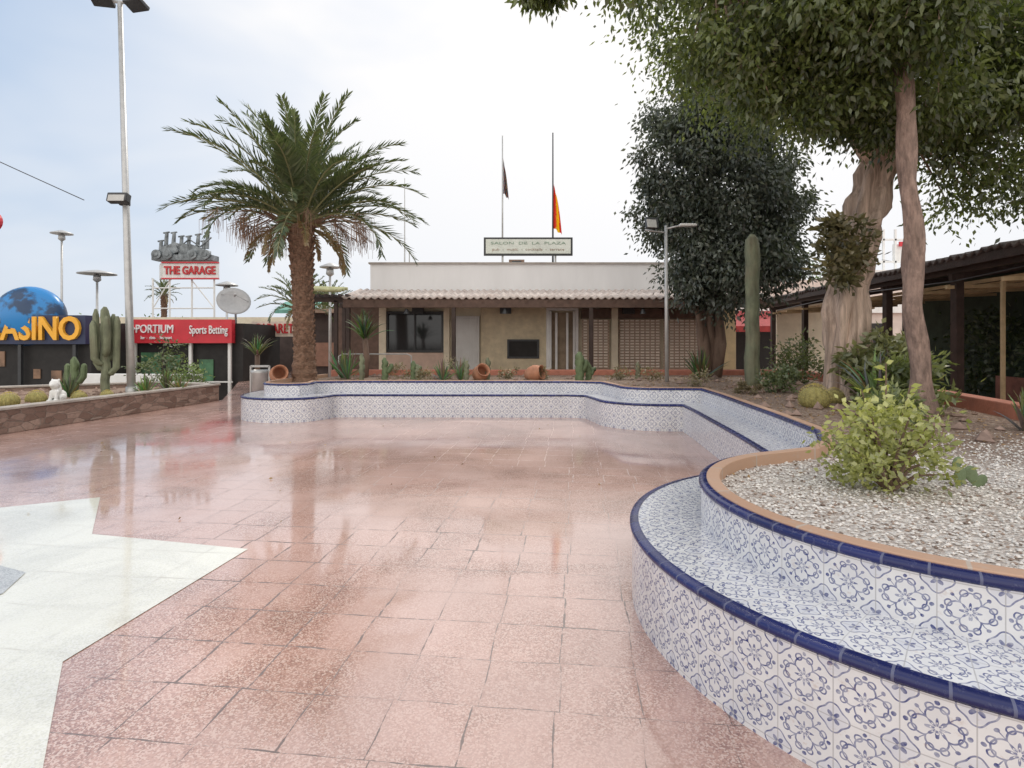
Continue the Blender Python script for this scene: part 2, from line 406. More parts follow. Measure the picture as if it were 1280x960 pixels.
path+=[Vector((x,1.36)) for x in (2.8,3.5,4.2,5.0)]
pp=[path[0]]
for p in path[1:]:
    if (p-pp[-1]).length>.03: pp.append(p)
path=pp
def norms(P):
    out=[]
    for i in range(len(P)):
        t1=(P[i]-P[i-1]).normalized() if i>0 else (P[1]-P[0]).normalized()
        t2=(P[i+1]-P[i]).normalized() if i<len(P)-1 else t1
        b=(t1+t2).normalized(); c=max(.72,b.dot(t1)); out.append(Vector((-b.y,b.x))/c)
    return out
NR=norms(path)
def sweep(name,parent,prof,mat,ts=.21,v0=0,smooth=True):
    m=len(prof); n=len(path); verts=[]; faces=[]; 
    pl=[v0]
    for j in range(1,m): pl.append(pl[-1]+math.dist(prof[j],prof[j-1]))
    off=prof[0][0]; P=[path[i]+NR[i]*off for i in range(n)]
    ar=[0]
    for i in range(1,n): ar.append(ar[-1]+(P[i]-P[i-1]).length)
    for i in range(n):
        for o,z in prof:
            q=path[i]+NR[i]*o; verts.append((q.x,q.y,z))
    uvs=[]
    for i in range(n-1):
        for j in range(m-1):
            a=i*m+j; faces.append((a,a+m,a+m+1,a+1))
            uvs+=[(ar[i]/ts,pl[j]/ts),(ar[i+1]/ts,pl[j]/ts),(ar[i+1]/ts,pl[j+1]/ts),(ar[i]/ts,pl[j+1]/ts)]
    me=bpy.data.meshes.new(name); me.from_pydata(verts,[],faces); l=me.uv_layers.new(name='UVMap')
    for i,u in enumerate(uvs): l.data[i].uv=u
    me.materials.append(mat); me.update()
    if smooth: me.polygons.foreach_set('use_smooth',[True]*len(faces))
    o=bpy.data.objects.new(name,me); link(o,parent); return o
tb=root('tiled_bench_planter',(0,10.8,0))
TS=.19
sweep('seat_front_tiles',tb,[(.02,0),(.02,.405)],AZ,TS,-.02)
def halfround(o,z,hh=.05,dep=.05):
    return [(o+.012,z-hh),(o-.006,z-hh+.004),(o-.014,z-hh*.6),(o-.013,z-hh*.25),(o-.004,z-.004),(o+.012,z),(o+dep,z+.001)]
sweep('seat_blue_edge',tb,halfround(.02,.445,.040,.036),BLUE,.145)
sweep('seat_top_tiles',tb,[(.054,.443),(.43,.443)],AZ,TS,.0)
sweep('backrest_tiles',tb,[(.42,.44),(.42,.64)],AZ,TS)
sweep('backrest_blue_edge',tb,halfround(.42,.675,.040,.034),BLUE,.145)
sweep('terracotta_coping',tb,[(.450,.66),(.451,.680),(.456,.684),(.520,.685),(.526,.681),(.527,.5)],TERRA,.3,0,False)
U=[path[i]+NR[i]*.524 for i in range(len(path))]
UU=[(p.x,p.y) for p in U]+[(5.3,1.9),(5.5,5.5),(6.3,9),(6.9,14.2),(-4.2,14.2)]
def inside(x,y,P):
    c=False; j=len(P)-1
    for i in range(len(P)):
        xi,yi=P[i];xj,yj=P[j]
        if (yi>y)!=(yj>y) and x<(xj-xi)*(y-yi)/(yj-yi)+xi: c=not c
        j=i
    return c
poly('soil',tb,UU,.605,SOIL)
mb=MB(); 
def stone(mb,x,y,z,s,fl=.6):
    q=[(1,0,0),(-1,0,0),(0,1,0),(0,-1,0),(0,0,1),(0,0,-1)]
    a=random.uniform(0,6.28); ca,sa=math.cos(a),math.sin(a); v=[]
    for p in q:
        k=s*random.uniform(.6,1.3); px,py,pz=p[0]*k,p[1]*k*.8,p[2]*k*fl
        v.append((x+px*ca-py*sa,y+px*sa+py*ca,z+pz))
    mb.add(v,[(0,2,4),(2,1,4),(1,3,4),(3,0,4),(2,0,5),(1,2,5),(3,1,5),(0,3,5)])
n=0; cols=[]
while n<13000:
    x=random.uniform(1.05,5.2); y=random.uniform(1.6,5.6)
    if y>3.8 and random.random()<(y-3.8)/1.7: continue
    if not inside(x,y,UU): continue
    stone(mb,x,y,.610,random.uniform(.006,.015)); n+=1
    if random.random()<.84: c=random.uniform(.58,.88); cols.append((c,c*.95,c*.89))
    else: c=random.uniform(.18,.45); cols.append((c,c*.75,c*.6))
m,nt_,b,_=newmat('gravel'); a=nt_.nodes.new('ShaderNodeVertexColor'); a.layer_name='Col'; nt_.links.new(a.outputs[0],b.inputs['Base Color']); b.inputs['Roughness'].default_value=.8
go=mb.obj('gravel',None,m); setcol(go.data,np.array(cols),24)
mb=MB()
for i in range(260):
    x=random.uniform(-4,6.5); y=random.uniform(4.9,13.8)
    if inside(x,y,UU): stone(mb,x,y,.62,random.uniform(.025,.12),.7)
mb.obj('rocks',None,ROCK)
C=[];D=[];Co=[]
while len(C)<2600:
    x=random.uniform(-4,6.4); y=random.uniform(3.6,13.9)
    if not inside(x,y,UU): continue
    if y<4.6 and random.random()<.7: continue
    C.append((x,y,.617)); a=random.uniform(0,6.28); D.append((math.cos(a),math.sin(a),random.uniform(-.05,.35))); k=random.random(); Co.append((.20+.25*k,.13+.15*k,.07+.07*k))
while len(C)<2640:
    x=random.uniform(-6,2.2); y=random.uniform(3.5,10)
    C.append((x,y,.012)); a=random.uniform(0,6.28); D.append((math.cos(a),math.sin(a),.06)); k=random.random(); Co.append((.20+.2*k,.12+.12*k,.06))
leafmesh('fallen_leaves',None,np.array(C),np.array(D),rng.uniform(.02,.05,len(C)),rng.uniform(.01,.025,len(C)),np.array(Co),LEAFD)
mb=MB(); mb.box((1.2,14.35,.37),(11.6,.25,.74)); mb.obj('garden_low_wall',None,BRICK,bevel=.02)
def wallseg(name,pts,th,h,mat,parent=None,cop=None):
    mb=MB()
    for (x0,y0),(x1,y1) in zip(pts,pts[1:]):
        L=math.hypot(x1-x0,y1-y0); mb.box(((x0+x1)/2,(y0+y1)/2,h/2),(L+th*.5,th,h),math.atan2(y1-y0,x1-x0))
    o=mb.obj(name,parent,mat,bevel=.015)
    if cop:
        mb=MB()
        for (x0,y0),(x1,y1) in zip(pts,pts[1:]):
            L=math.hypot(x1-x0,y1-y0); mb.box(((x0+x1)/2,(y0+y1)/2,h+.025),(L+th*.5+.05,th+.05,.045),math.atan2(y1-y0,x1-x0))
        mb.obj('coping',parent,cop,bevel=.01)
    return o
wallseg('garden_low_wall',[(5.35,1.3),(5.55,5.5),(6.38,9),(7.0,14.2)],.2,.78,BRICK)

# ------------------------------------------------------------------ left stone planter
lp=root('stone_planter',(-8,10,0))
def stonemat():
    m,nt,b,t=newmat('stone_cladding'); co=objco(nt)
    mp=nt.nodes.new('ShaderNodeMapping'); mp.inputs['Scale'].default_value=(1,1,2.4); nt.links.new(co,mp.inputs[0])
    vo=nt.nodes.new('ShaderNodeTexVoronoi'); vo.inputs['Scale'].default_value=4.5; nt.links.new(mp.outputs[0],vo.inputs[0])
    ve=nt.nodes.new('ShaderNodeTexVoronoi'); ve.feature='DISTANCE_TO_EDGE'; ve.inputs['Scale'].default_value=4.5; nt.links.new(mp.outputs[0],ve.inputs[0])
    sv=nt.nodes.new('ShaderNodeSeparateColor'); nt.links.new(vo.outputs['Color'],sv.inputs[0])
    c=mixc(nt,sv.outputs[0],(.18,.11,.085),(.38,.27,.22)); n=noisen(nt,co,20,4,.7).outputs[0]
    c=mixc(nt,ramp(nt,n,.4,.7,0,.4),c,(.12,.08,.06)); e=ramp(nt,ve.outputs[0],.0,.04,1,0); c=mixc(nt,e*.7,c,(.32,.27,.23))
    nt.links.new(c,b.inputs['Base Color']); b.inputs['Roughness'].default_value=.85
    nt.links.new(bump(nt,E(n,t)*.6-e,.8,.02),b.inputs['Normal']); return m
SW=stonemat()
wallseg('wall',[(-9.9,-.5),(-8.3,8.2),(-7.34,13.8),(-9.2,14.6),(-13.6,12)],.2,.38,SW,lp,CONC)
mb=prism(MB(),[(-9.9,-.5),(-8.3,8.2),(-7.34,13.8),(-9.2,14.6),(-13.6,12),(-13.6,-.5)],-.94,.3); mb.obj('soil_bed',lp,M('soil_bed',(.26,.18,.13),.95,.3,8,.8,30))
mb=MB()
for i in range(300):
    x=random.uniform(-13,-7.6); y=random.uniform(7,14)
    if x<-9.8+(y*.18)-.15: stone(mb,x,y,.31,random.uniform(.03,.13),.8)
mb.obj('rocks',None,ROCK)

# ------------------------------------------------------------------ plants
def agave(name,loc,n=26,L=.5,W=.07,c0=(.10,.16,.08),c1=(.24,.32,.16),up=.5,droop=.5,mat=None):
    r=root(name,loc); V=[];F=[];Cc=[]
    for i in range(n):
        az=i*2.399+random.uniform(-.2,.2); e=R(random.uniform(10,80))*up+R(15)+ (i/n)*R(30)
        l=L*random.uniform(.7,1.1); p=Vector(loc); segs=5; cc=tuple(c0[k]+(c1[k]-c0[k])*random.random() for k in range(3))
        side=Vector((-math.sin(az),math.cos(az),0))
        for s in range(segs+1):
            q=s/segs; ee=e-droop*q*q; wd=W*(1-q**2.2)*(.7+.6*math.sin(q*math.pi*.6))+.002
            d=Vector((math.cos(az)*math.cos(ee),math.sin(az)*math.cos(ee),math.sin(ee)))
            nrm=d.cross(side)
            V+= [p-side*wd/2+nrm*wd*-.2,p+nrm*wd*.12,p+side*wd/2+nrm*wd*-.2]
            if s:
                o=len(V)-6
                F+=[(o,o+1,o+4,o+3),(o+1,o+2,o+5,o+4)]; Cc+=[cc,cc]
            p=p+d*l/segs
    me=bpy.data.meshes.new('leaves'); me.from_pydata([tuple(v) for v in V],[],F); me.update(); setcol(me,np.array(Cc),4)
    me.materials.append(mat or LEAFD); o=bpy.data.objects.new('leaves',me); link(o,r); return r
def colcactus(name,loc,h,r,arms=(),mat=CACT,lean=(0,0)):
    ro=root(name,loc); mb=MB(); x,y,z=loc
    def stem(pts,rad):
        n=len(pts)
        mb.tube(pts,[rad*(.85 if i==0 else 1)*(1 if i<n-2 else (.85 if i==n-2 else .35)) for i in range(n)],20,10,.15,jit=.2)
    k=14
    stem([(x+lean[0]*i/k+.012*math.sin(i*1.7),y+lean[1]*i/k,z-.03+h*i/k) for i in range(k+1)]+[(x+lean[0],y+lean[1],z+h+r*.6)],r)
    for (h0,az,out,hh) in arms:
        a=(x+lean[0]*h0/h,y,z+h0); dx,dy=math.cos(az)*out,math.sin(az)*out
        stem([a,(a[0]+dx*.6,a[1]+dy*.6,a[2]+.02),(a[0]+dx,a[1]+dy,a[2]+.12),(a[0]+dx*1.05,a[1]+dy*1.05,a[2]+hh*.6),(a[0]+dx*1.1,a[1]+dy*1.1,a[2]+hh*.9),(a[0]+dx*1.1,a[1]+dy*1.1,a[2]+hh)],r*.8)
    mb.obj('stem',ro,mat,True); return ro
def barrel(name,loc,r):
    ro=root(name,loc); mb=MB(); n=48
    v=[];f=[]; m=14
    for i in range(m):
        ph=-math.pi*.35+ (math.pi*.85)*i/(m-1)
        for k in range(n):
            a=2*math.pi*k/n; q=r*(1+.09*math.cos(16*a))*math.cos(ph); v.append((loc[0]+q*math.cos(a),loc[1]+q*math.sin(a),loc[2]+r*.75+r*.9*math.sin(ph)))
    for i in range(m-1):
        for k in range(n):
            a=i*n+k;b=i*n+(k+1)%n; f.append((a,b,b+n,a+n))
    f.append(tuple(range((m-1)*n,m*n)))
    mb.add(v,f).obj('body',ro,BARREL,True)
    C=[];D=[]
    for i in range(16):
        for j in range(12):
            a=2*math.pi*i/16; ph=-.4+1.9*j/11; d=Vector((math.cos(a)*math.cos(ph),math.sin(a)*math.cos(ph),math.sin(ph)))
            for _ in range(4):
                C.append(Vector(loc)+Vector((0,0,r*.75))+d*r*1.04); D.append(d+Vector((random.gauss(0,.6),random.gauss(0,.6),random.gauss(0,.6))))
    C=np.array(C);D=np.array(D); leafmesh('spines',ro,C,D,r*.17,r*.03,np.tile(np.array([[.55,.45,.2]]),(len(C),1)),LEAF)
    return ro
def shrub(name,loc,rad,n,per,L,W,c0,c1,mat=LEAF,stems=True,zc=.5,droop=0):
    ro=root(name,loc); c=(loc[0],loc[1],loc[2]+rad[2]*(.5+zc))
    cl=ellclumps(n,c,rad,min(rad)*.4,.25)
    crown('foliage',ro,cl,per,L,W,c0,c1,mat,droop)
    if stems:
        mb=MB()
        for p,_ in cl[:max(6,n//3)]:
            mid=(Vector(loc)+Vector(p))/2+Vector((0,0,.05)); mb.tube([loc,mid,p],[.012,.009,.004],5)
        mb.obj('stems',ro,BARK)
    return ro

def palm(name,loc,h,tr,FL,nf,lean=(0,0),detail=60,fruit=True):
    ro=root(name,loc); x,y,z=loc; top=Vector((x+lean[0],y+lean[1],z+h))
    mb=MB(); pts=[];rad=[]; K=int(h/.09)
    for i in range(K+1):
        s=i/K; pts.append((x+lean[0]*s,y+lean[1]*s,z-.05+(h+.05)*s)); rr=tr*(1.25-.35*min(1,s*4) if s<.25 else .9+.25*max(0,(s-.7)/.3))
        rad.append(rr*(1.04 if i%2 else .94))
    mb.tube(pts,rad,18,jit=.18); 
    for i in range(int(h*62)):
        s=(i/(h*62)); a=i*2.399; zz=z+h*s; rr=tr*(.95 if s<.7 else 1.05)
        c=Vector((x+lean[0]*s+math.cos(a)*rr,y+lean[1]*s+math.sin(a)*rr,zz))
        o=.03+.12*max(0,s-.75)*4
        mb.tube([c-Vector((math.cos(a)*.06,math.sin(a)*.06,.05)),c+Vector((math.cos(a)*o*.5,math.sin(a)*o*.5,.04+o*.6))],[.055,.025],5)
    mb.obj('trunk',ro,PALMB)
    C=[];D=[];S=[];Ls=[];Ws=[];Co=[]; rb=MB()
    for i in range(nf):
        q=(i+.5)/nf; az=i*2.39996+random.uniform(-.3,.3); dead=q>.88
        e0=R(86-84*q**1.05)+random.uniform(-.12,.12); fl=FL*random.uniform(.82,1.1)*(.88+.12*min(1,q*4)); dr=R(44+38*q)*random.uniform(.55,1.3)
        if dead: e0=R(random.uniform(-40,-5)); dr=R(60); fl=FL*random.uniform(.38,.6)
        p=top+Vector((math.cos(az)*tr*.5,math.sin(az)*tr*.5,.15*(1-q))); pr=[p.copy()]; K=detail; curl=random.uniform(-.35,.35)
        tw=random.uniform(-.6,.6)
        for s in range(K):
            u=s/K; ee=e0-dr*u**1.6; az2=az+curl*u*u; side=Vector((-math.sin(az2),math.cos(az2),0))
            d=Vector((math.cos(az2)*math.cos(ee),math.sin(az2)*math.cos(ee),math.sin(ee))); nn=side.cross(d); nn=-nn if nn.z<0 and ee>-1 else nn
            sd_=(side*math.cos(tw*u)+nn*math.sin(tw*u))
            p=p+d*fl/K
            if s%8==0: pr.append(p.copy())
            if u>.13:
                ll=fl*.165*min(1,(u-.1)*5)*(1-.6*max(0,u-.5)/.5)
                for sg in (-1,1):
                    fw=.8+1.0*u
                    dd=(sd_*sg*1.0+d*fw+nn*random.uniform(.05,.8)).normalized(); dd=(dd-Vector((0,0,.10))+Vector((random.gauss(0,.07),random.gauss(0,.07),random.gauss(0,.08)))).normalized()
                    ss=dd.cross(nn).normalized()
                    C.append(p);D.append(dd);S.append((ss+nn*random.uniform(-.6,.6)).normalized());Ls.append(ll*random.uniform(.8,1.12));Ws.append(.044*FL/2.8*60/K)
                    g=random.random()*.6+.4*(1-q)
                    Co.append((.28+.1*g,.20+.07*g,.12) if dead else (.04+.12*g,.065+.135*g,.035+.055*g))
        pr.append(p.copy()); rb.tube(pr,[.028*(1-.85*k/(len(pr)-1)) for k in range(len(pr))],5)
    leafS('leaflets',ro,np.array(C),np.array(D),np.array(S),Ls,Ws,np.array(Co),LEAFD)
    rb.obj('frond_ribs',ro,M('frond_rib',(.25,.25,.12),.6,.2))
    if fruit:
        mb=MB()
        for i in range(38):
            az=random.choice((0,math.pi))+random.uniform(-1.2,1.2); o=random.uniform(.5,1.6); c=top+Vector((math.cos(az)*.2,math.sin(az)*.2,-.05))
            e=c+Vector((math.cos(az)*o,math.sin(az)*o,random.uniform(-.15,.2)))
            mb.tube([c,(c+e)/2+Vector((0,0,.22)),e],[.016,.012,.007],4)
            for k in range(14):
                b=e+Vector((random.gauss(0,.10),random.gauss(0,.10),0)); mb.tube([e+(c-e)*random.random()*.15,b+Vector((0,0,-.12)),b+Vector((random.gauss(0,.03),0,-random.uniform(.25,.5)))],[.005,.005,.003],3)
        mb.obj('fruit_stalks',ro,M('fruit_stalk',(.24,.15,.10),.7,.3))
    return ro
palm('palm_tree',(-4.5,12.2,.55),3.45,.23,2.65,90,(-.1,0),60)

# dark ficus
ft=root('ficus_tree',(4.75,13.4,.55)); mb=MB()
for k,(dx,dz) in enumerate([(-.12,0),(.1,0),(.0,.1)]):
    b0=Vector((4.75+dx,13.4+dz,.5))
    for j in range(3):
        mb.tube([b0,b0+Vector((dx*.8+.05*j,0,.9)),b0+Vector((dx*2.4+random.uniform(-.3,.3),random.uniform(-.3,.3),2.2)),b0+Vector((dx*3+random.uniform(-.6,.6),random.uniform(-.6,.6),4.2))],[.13,.10,.07,.03],9,jit=.25)
mb.obj('trunk',ft,BARK,True)
cl=ellclumps(190,(4.9,13.4,4.9),(1.7,1.6,2.3),.40,.45)+ellclumps(100,(5.0,12.9,3.2),(1.65,1.2,1.15),.36,.2)+ellclumps(80,(4.7,13.2,6.7),(1.55,1.4,1.2),.38,.3)+ellclumps(26,(3.8,13.0,5.2),(1.0,.8,1.6),.28,.6)+ellclumps(20,(6.3,13.2,4.4),(.7,.7,1.6),.3,.5)
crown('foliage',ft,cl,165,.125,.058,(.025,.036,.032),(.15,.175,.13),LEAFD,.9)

# big tree
bt=root('big_ficus_tree',(5.13,8.5,.55)); mb=MB()
tp=[(5.12,8.5,.45),(5.12,8.5,.9),(5.08,8.5,1.6),(5.12,8.5,2.4),(5.28,8.5,3.1),(5.45,8.5,3.7),(5.6,8.5,4.4),(5.7,8.5,5.2)]
def dens(P,k=5):
    q=[]
    P=[Vector(p) for p in P]; Q=[P[0]*2-P[1]]+P+[P[-1]*2-P[-2]]
    for i in range(1,len(Q)-2):
        a,b,c,d=Q[i-1:i+3]
        for j in range(k):
            s=j/k; q.append(.5*((2*b)+(c-a)*s+(2*a-5*b+4*c-d)*s*s+(3*b-a-3*c+d)*s**3))
    q.append(P[-1]); return q
D1=dens(tp); rr=np.interp(range(len(D1)),[0,5,15,25,len(D1)-1],[.34,.27,.25,.24,.18])
mb.tube(D1,list(rr),36,6,.13,jit=.5)
for az,ra in ((.3,.12),(2.2,.13),(3.3,.10),(4.1,.11),(4.9,.09),(5.6,.12)):
    tw=random.uniform(.5,1.1)
    mb.tube(dens([(5.12+math.cos(az)*.42,8.5+math.sin(az)*.42,.5),(5.12+math.cos(az)*.27,8.5+math.sin(az)*.27,.75),(5.10+math.cos(az+tw*.4)*.20,8.5+math.sin(az+tw*.4)*.20,1.6),(5.2+math.cos(az+tw)*.17,8.5+math.sin(az+tw)*.17,2.8),(5.45+math.cos(az+tw*1.3)*.14,8.5+math.sin(az+tw*1.3)*.14,3.8)]),[ra*(1-.035*i) for i in range(21)],9,jit=.4)
vis=lambda p: p[2]<8.0
A=ellclumps(190,(5.0,8.2,7.3),(3.6,3.1,2.6),.5,.55,vis)
A+=ellclumps(120,(3.6,7.0,5.9),(2.1,1.5,.9),.42,.3)
A+=ellclumps(160,(7.3,8.2,5.0),(1.8,1.5,1.8),.42,.3)
A+=ellclumps(130,(5.4,6.9,5.1),(1.9,1.1,.85),.38,.3)
A+=ellclumps(40,(4.2,5.9,5.1),(1.3,.7,.5),.32,.3)
A+=ellclumps(26,(2.9,6.9,4.9),(1.0,.6,.45),.26,.3)+ellclumps(26,(3.8,7.0,4.6),(.9,.6,.45),.26,.3)
A+=ellclumps(50,(5.4,7.6,4.65),(1.1,.5,.5),.3,.3)
A+=ellclumps(9,(.35,6.2,5.40),(.45,.3,.06),.12,.2)+ellclumps(8,(1.3,6.3,5.6),(.4,.3,.1),.18,.2)
ends=[]
for p in ((2.6,7.2,6.2),(4.2,9.5,7.6),(6.6,8.3,7.4),(7.3,7.6,5.6),(5.0,6.6,6.4),(3.3,8.6,7.8),(6.0,9.9,6.2)):
    b=Vector((5.55,8.5,4.2)); e=Vector(p); mid=b.lerp(e,.5)+Vector((0,0,.25))
    mb.tube(dens([b,mid,e],6),[.17*(1-.065*i) for i in range(13)],9,jit=.2); ends.append(e)
for i,(p,_) in enumerate(A):
    if i%3==0 or p[0]<1.6:
        e=min(ends+[Vector((5.6,8.5,5.2))],key=lambda q:(q-Vector(p)).length); mid=e.lerp(Vector(p),.5)+Vector((0,0,.12)); mb.tube([e,mid,p],[.035,.022,.006],5)
mb.obj('trunk',bt,BARKP,True)
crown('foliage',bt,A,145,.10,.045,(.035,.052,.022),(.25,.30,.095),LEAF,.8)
st=root('slim_tree',(4.73,6.5,.55)); mb=MB()
D2=dens([(4.73,6.5,.45),(4.74,6.5,1.2),(4.66,6.52,1.9),(4.67,6.5,2.7),(4.58,6.5,3.5),(4.57,6.5,4.3),(4.50,6.5,5.0),(4.62,6.5,6.0)]); mb.tube(D2,[(.11-.0011*i)*(1.25 if i<3 else 1) for i in range(len(D2))],16,jit=.45)
mb.tube(dens([(4.57,6.5,4.9),(4.2,6.6,5.4),(3.7,6.7,6.0)]),[.05-.003*i for i in range(11)],8,jit=.2)
mb.tube(dens([(4.57,6.5,4.8),(5.0,6.4,5.3),(5.6,6.3,5.7)]),[.05-.003*i for i in range(11)],8,jit=.2)
mb.obj('trunk',st,BARKS,True)
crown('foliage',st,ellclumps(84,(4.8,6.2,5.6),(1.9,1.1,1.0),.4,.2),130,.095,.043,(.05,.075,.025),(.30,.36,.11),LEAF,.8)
shrub('creeper_plant',(4.85,8.15,2.2),(.36,.3,.65),26,60,.13,.06,(.06,.065,.03),(.25,.21,.10),LEAFD,False,.3)
shrub('creeper_plant',(5.3,7.9,.6),(.6,.4,.55),40,60,.13,.06,(.06,.08,.035),(.28,.28,.12),LEAFD,True,.3)

# foreground shrub
shrub('yellow_green_shrub',(2.22,3.3,.60),(.36,.31,.28),60,42,.045,.026,(.16,.18,.05),(.62,.62,.28),LEAF,True,.5)
sr=root('sprouting_stem_plant',(2.3,3.45,.58)); mb=MB(); C=[];D=[]
for ex_,ez in ((2.27,1.36),(2.42,1.22),(2.12,1.2),(2.0,1.08),(2.58,1.05)):
    mb.tube([(2.28,3.4,.6),(2.3*.5+ex_*.5,3.42,.95),(ex_,3.4,ez)],[.008,.006,.004],5)
    for k in range(16):
        s=.5+.5*k/15; p=Vector((2.28,3.42,.6)).lerp(Vector((ex_,3.4,ez)),s); C.append(p);D.append(Vector((random.gauss(0,1),random.gauss(0,1),random.gauss(.1,.5))))
mb.obj('stems',sr,BARK); leafmesh('leaves',sr,np.array(C),np.array(D),.065,.032,np.tile(np.array([[.46,.48,.16]]),(len(C),1)),LEAF)
pr_=root('prickly_pear',(2.75,3.45,.58)); mb=MB()
for (x,z,s,a) in ((2.72,.67,.04,.2),(2.79,.68,.04,-.4),(2.70,.75,.03,.5),(2.84,.64,.035,.9)):
    T=Matrix.Translation((x,3.4,z))@Matrix.Rotation(a,4,'Y')@Matrix.Diagonal((s,s*.22,s*1.5,1)); mb.lathe([(.01,-1),(.5,-.85),(.9,-.3),(1,.2),(.8,.7),(.4,.95),(.01,1)],14,T)
mb.obj('pads',pr_,CACT,True)
barrel('barrel_cactus',(4.05,7.5,.58),.18); barrel('barrel_cactus',(4.6,8.0,.58),.13)
colcactus('column_cactus',(4.72,11,.55),2.95,.115,(),CACTG)
agave('agave_plant',(5.05,5.5,.58),26,.45,.05,(.08,.12,.06),(.25,.30,.16),.9,.6)
agave('yucca_plant',(4.7,7.2,.58),46,.8,.05,(.09,.13,.07),(.30,.36,.20),1.0,.9)
shrub('green_shrub',(4.95,6.9,.58),(.42,.35,.38),34,44,.11,.045,(.07,.10,.04),(.34,.38,.16),LEAF,True,.5)
shrub('green_shrub',(4.1,6.1,.58),(.3,.3,.2),24,40,.08,.035,(.08,.11,.05),(.32,.36,.16),LEAF,True,.4)
agave('aloe_plant',(4.25,12.6,.58),40,.75,.06,(.05,.085,.04),(.15,.21,.10),1.1,.4)
shrub('green_shrub',(4.55,9.6,.58),(.3,.3,.25),20,40,.08,.035,(.06,.09,.04),(.24,.28,.13),LEAFD,True,.4)
shrub('rosemary_shrub',(5.9,11.5,.58),(.5,.5,.5),30,50,.09,.04,(.05,.07,.03),(.2,.24,.1),LEAF)
shrub('rosemary_shrub',(3.9,9.3,.56),(.22,.25,.12),12,50,.06,.02,(.10,.08,.04),(.25,.20,.11),LEAFD)
for x,y,h,r in ((-2.86,12.6,.5,.06),(-2.25,12.8,.42,.06),(-2.1,12.5,.36,.05),(1.5,12.4,.62,.085),(1.72,12.6,.40,.06),(-.55,12.7,.5,.05),(-3.3,12.3,.6,.05),(-1.0,12.3,.45,.05),(2.9,12.9,.4,.05)):
    colcactus('small_cactus',(x,y,.57),h,r,((h*.4,.3,.13,h*.4),) if r>.055 else (),CACTG if r<.055 else CACT)
for x,y,n,L in ((-1.55,12.5,45,.5),(-1.15,12.6,45,.55),(-3.75,12.8,40,.7)):
    agave('spiky_plant',(x,y,.57),n,L,.035,(.10,.11,.07),(.30,.29,.19),1.2,.35)
for x,y,s in ((-2.6,13.0,.22),(.7,12.8,.16),(2.4,12.6,.18),(-1.9,12.2,.16),(3.1,12.4,.2),(3.6,10.6,.18),(-.1,12.9,.18),(-1.4,12.9,.25)):
    shrub('dry_shrub',(x,y,.57),(s*1.3,s,s),10,36,.07,.025,(.12,.10,.06),(.36,.31,.19),LEAFD,False,.4)
agave('yucca_plant',(-3.5,13.3,1.5),60,.75,.05,(.04,.065,.03),(.16,.21,.09),1.0,1.0); 
ro=root('yucca_trunk',(-3.5,13.3,.55)); MB().tube([(-3.5,13.3,.5),(-3.45,13.3,1.1),(-3.5,13.3,1.6)],[.08,.07,.06],9,jit=.2).obj('stem',ro,BARK,True)
agave('snake_plant',(-4.0,13.2,.57),26,.75,.07,(.06,.10,.05),(.2,.28,.14),1.6,.0)
def potobj(name,loc,s,tilt,rz=0):
    ro=root(name,loc); T=Matrix.Translation(loc)@Matrix.Rotation(rz,4,'Z')@Matrix.Rotation(tilt,4,'Y')@Matrix.Scale(s,4)
    MB().lathe([(.0,-.5),(.22,-.5),(.38,-.25),(.46,.05),(.42,.28),(.30,.42),(.36,.5),(.40,.52),(.40,.47),(.28,.40),(.36,.22),(.38,0),(.2,-.4),(0,-.42)],26,T).obj('pot_body',ro,POT,True); return ro
potobj('terracotta_pot',(-5.0,12.0,.76),.42,R(75),R(-60)); potobj('terracotta_pot',(-.72,12.6,.74),.40,R(60),R(-60)); potobj('terracotta_pot',(.5,12.7,.74),.42,R(80),R(-30))

# left planter contents
barrel('barrel_cactus',(-8.9,9.9,.3),.15); barrel('barrel_cactus',(-8.75,10.3,.3),.15); barrel('barrel_cactus',(-8.35,10.8,.3),.12); barrel('barrel_cactus',(-8.1,11.2,.3),.11)
colcactus('branching_cactus',(-8.5,11.7,.3),1.85,.075,((.5,.3,.20,1.2),(.6,3.0,.20,1.25),(.8,1.2,.15,.95),(.9,5.5,.18,.8),(.7,4.2,.2,.9),(.95,2.2,.26,.6)),CACTG)
agave('agave_plant',(-7.85,12.0,.32),34,.45,.05,(.08,.13,.05),(.28,.34,.14),.9,.3); agave('agave_plant',(-7.6,12.8,.32),30,.4,.05,(.08,.13,.05),(.28,.34,.14),.9,.3)
agave('spiky_plant',(-9.1,11.5,.32),34,.5,.04,(.05,.08,.04),(.16,.2,.1),1.2,.2); agave('agave_plant',(-8.2,13.3,.32),34,.5,.05,(.07,.11,.05),(.22,.28,.12),.9,.3)
colcactus('small_cactus',(-9.3,11.9,.3),.8,.07,((.3,.3,.16,.4),(.25,3.,.15,.45)))
ls=root('lion_statue',(-8.45,10.4,.3)); mb=MB()
def ell(c,r,rx=0):
    T=Matrix.Translation(c)@Matrix.Rotation(rx,4,'X')@Matrix.Diagonal((*r,1)); mb.lathe([(max(.01,math.sin(math.pi*i/9)),-math.cos(math.pi*i/9)) for i in range(10)],14,T)
X,Y,Z=-8.45,10.4,.3
mb.box((X,Y,Z+.04),(.2,.3,.08)); ell((X,Y+.07,Z+.17),(.09,.12,.10)); ell((X,Y-.01,Z+.25),(.075,.08,.14),R(-15)); ell((X,Y-.05,Z+.38),(.09,.08,.095)); ell((X,Y-.11,Z+.37),(.045,.05,.04))
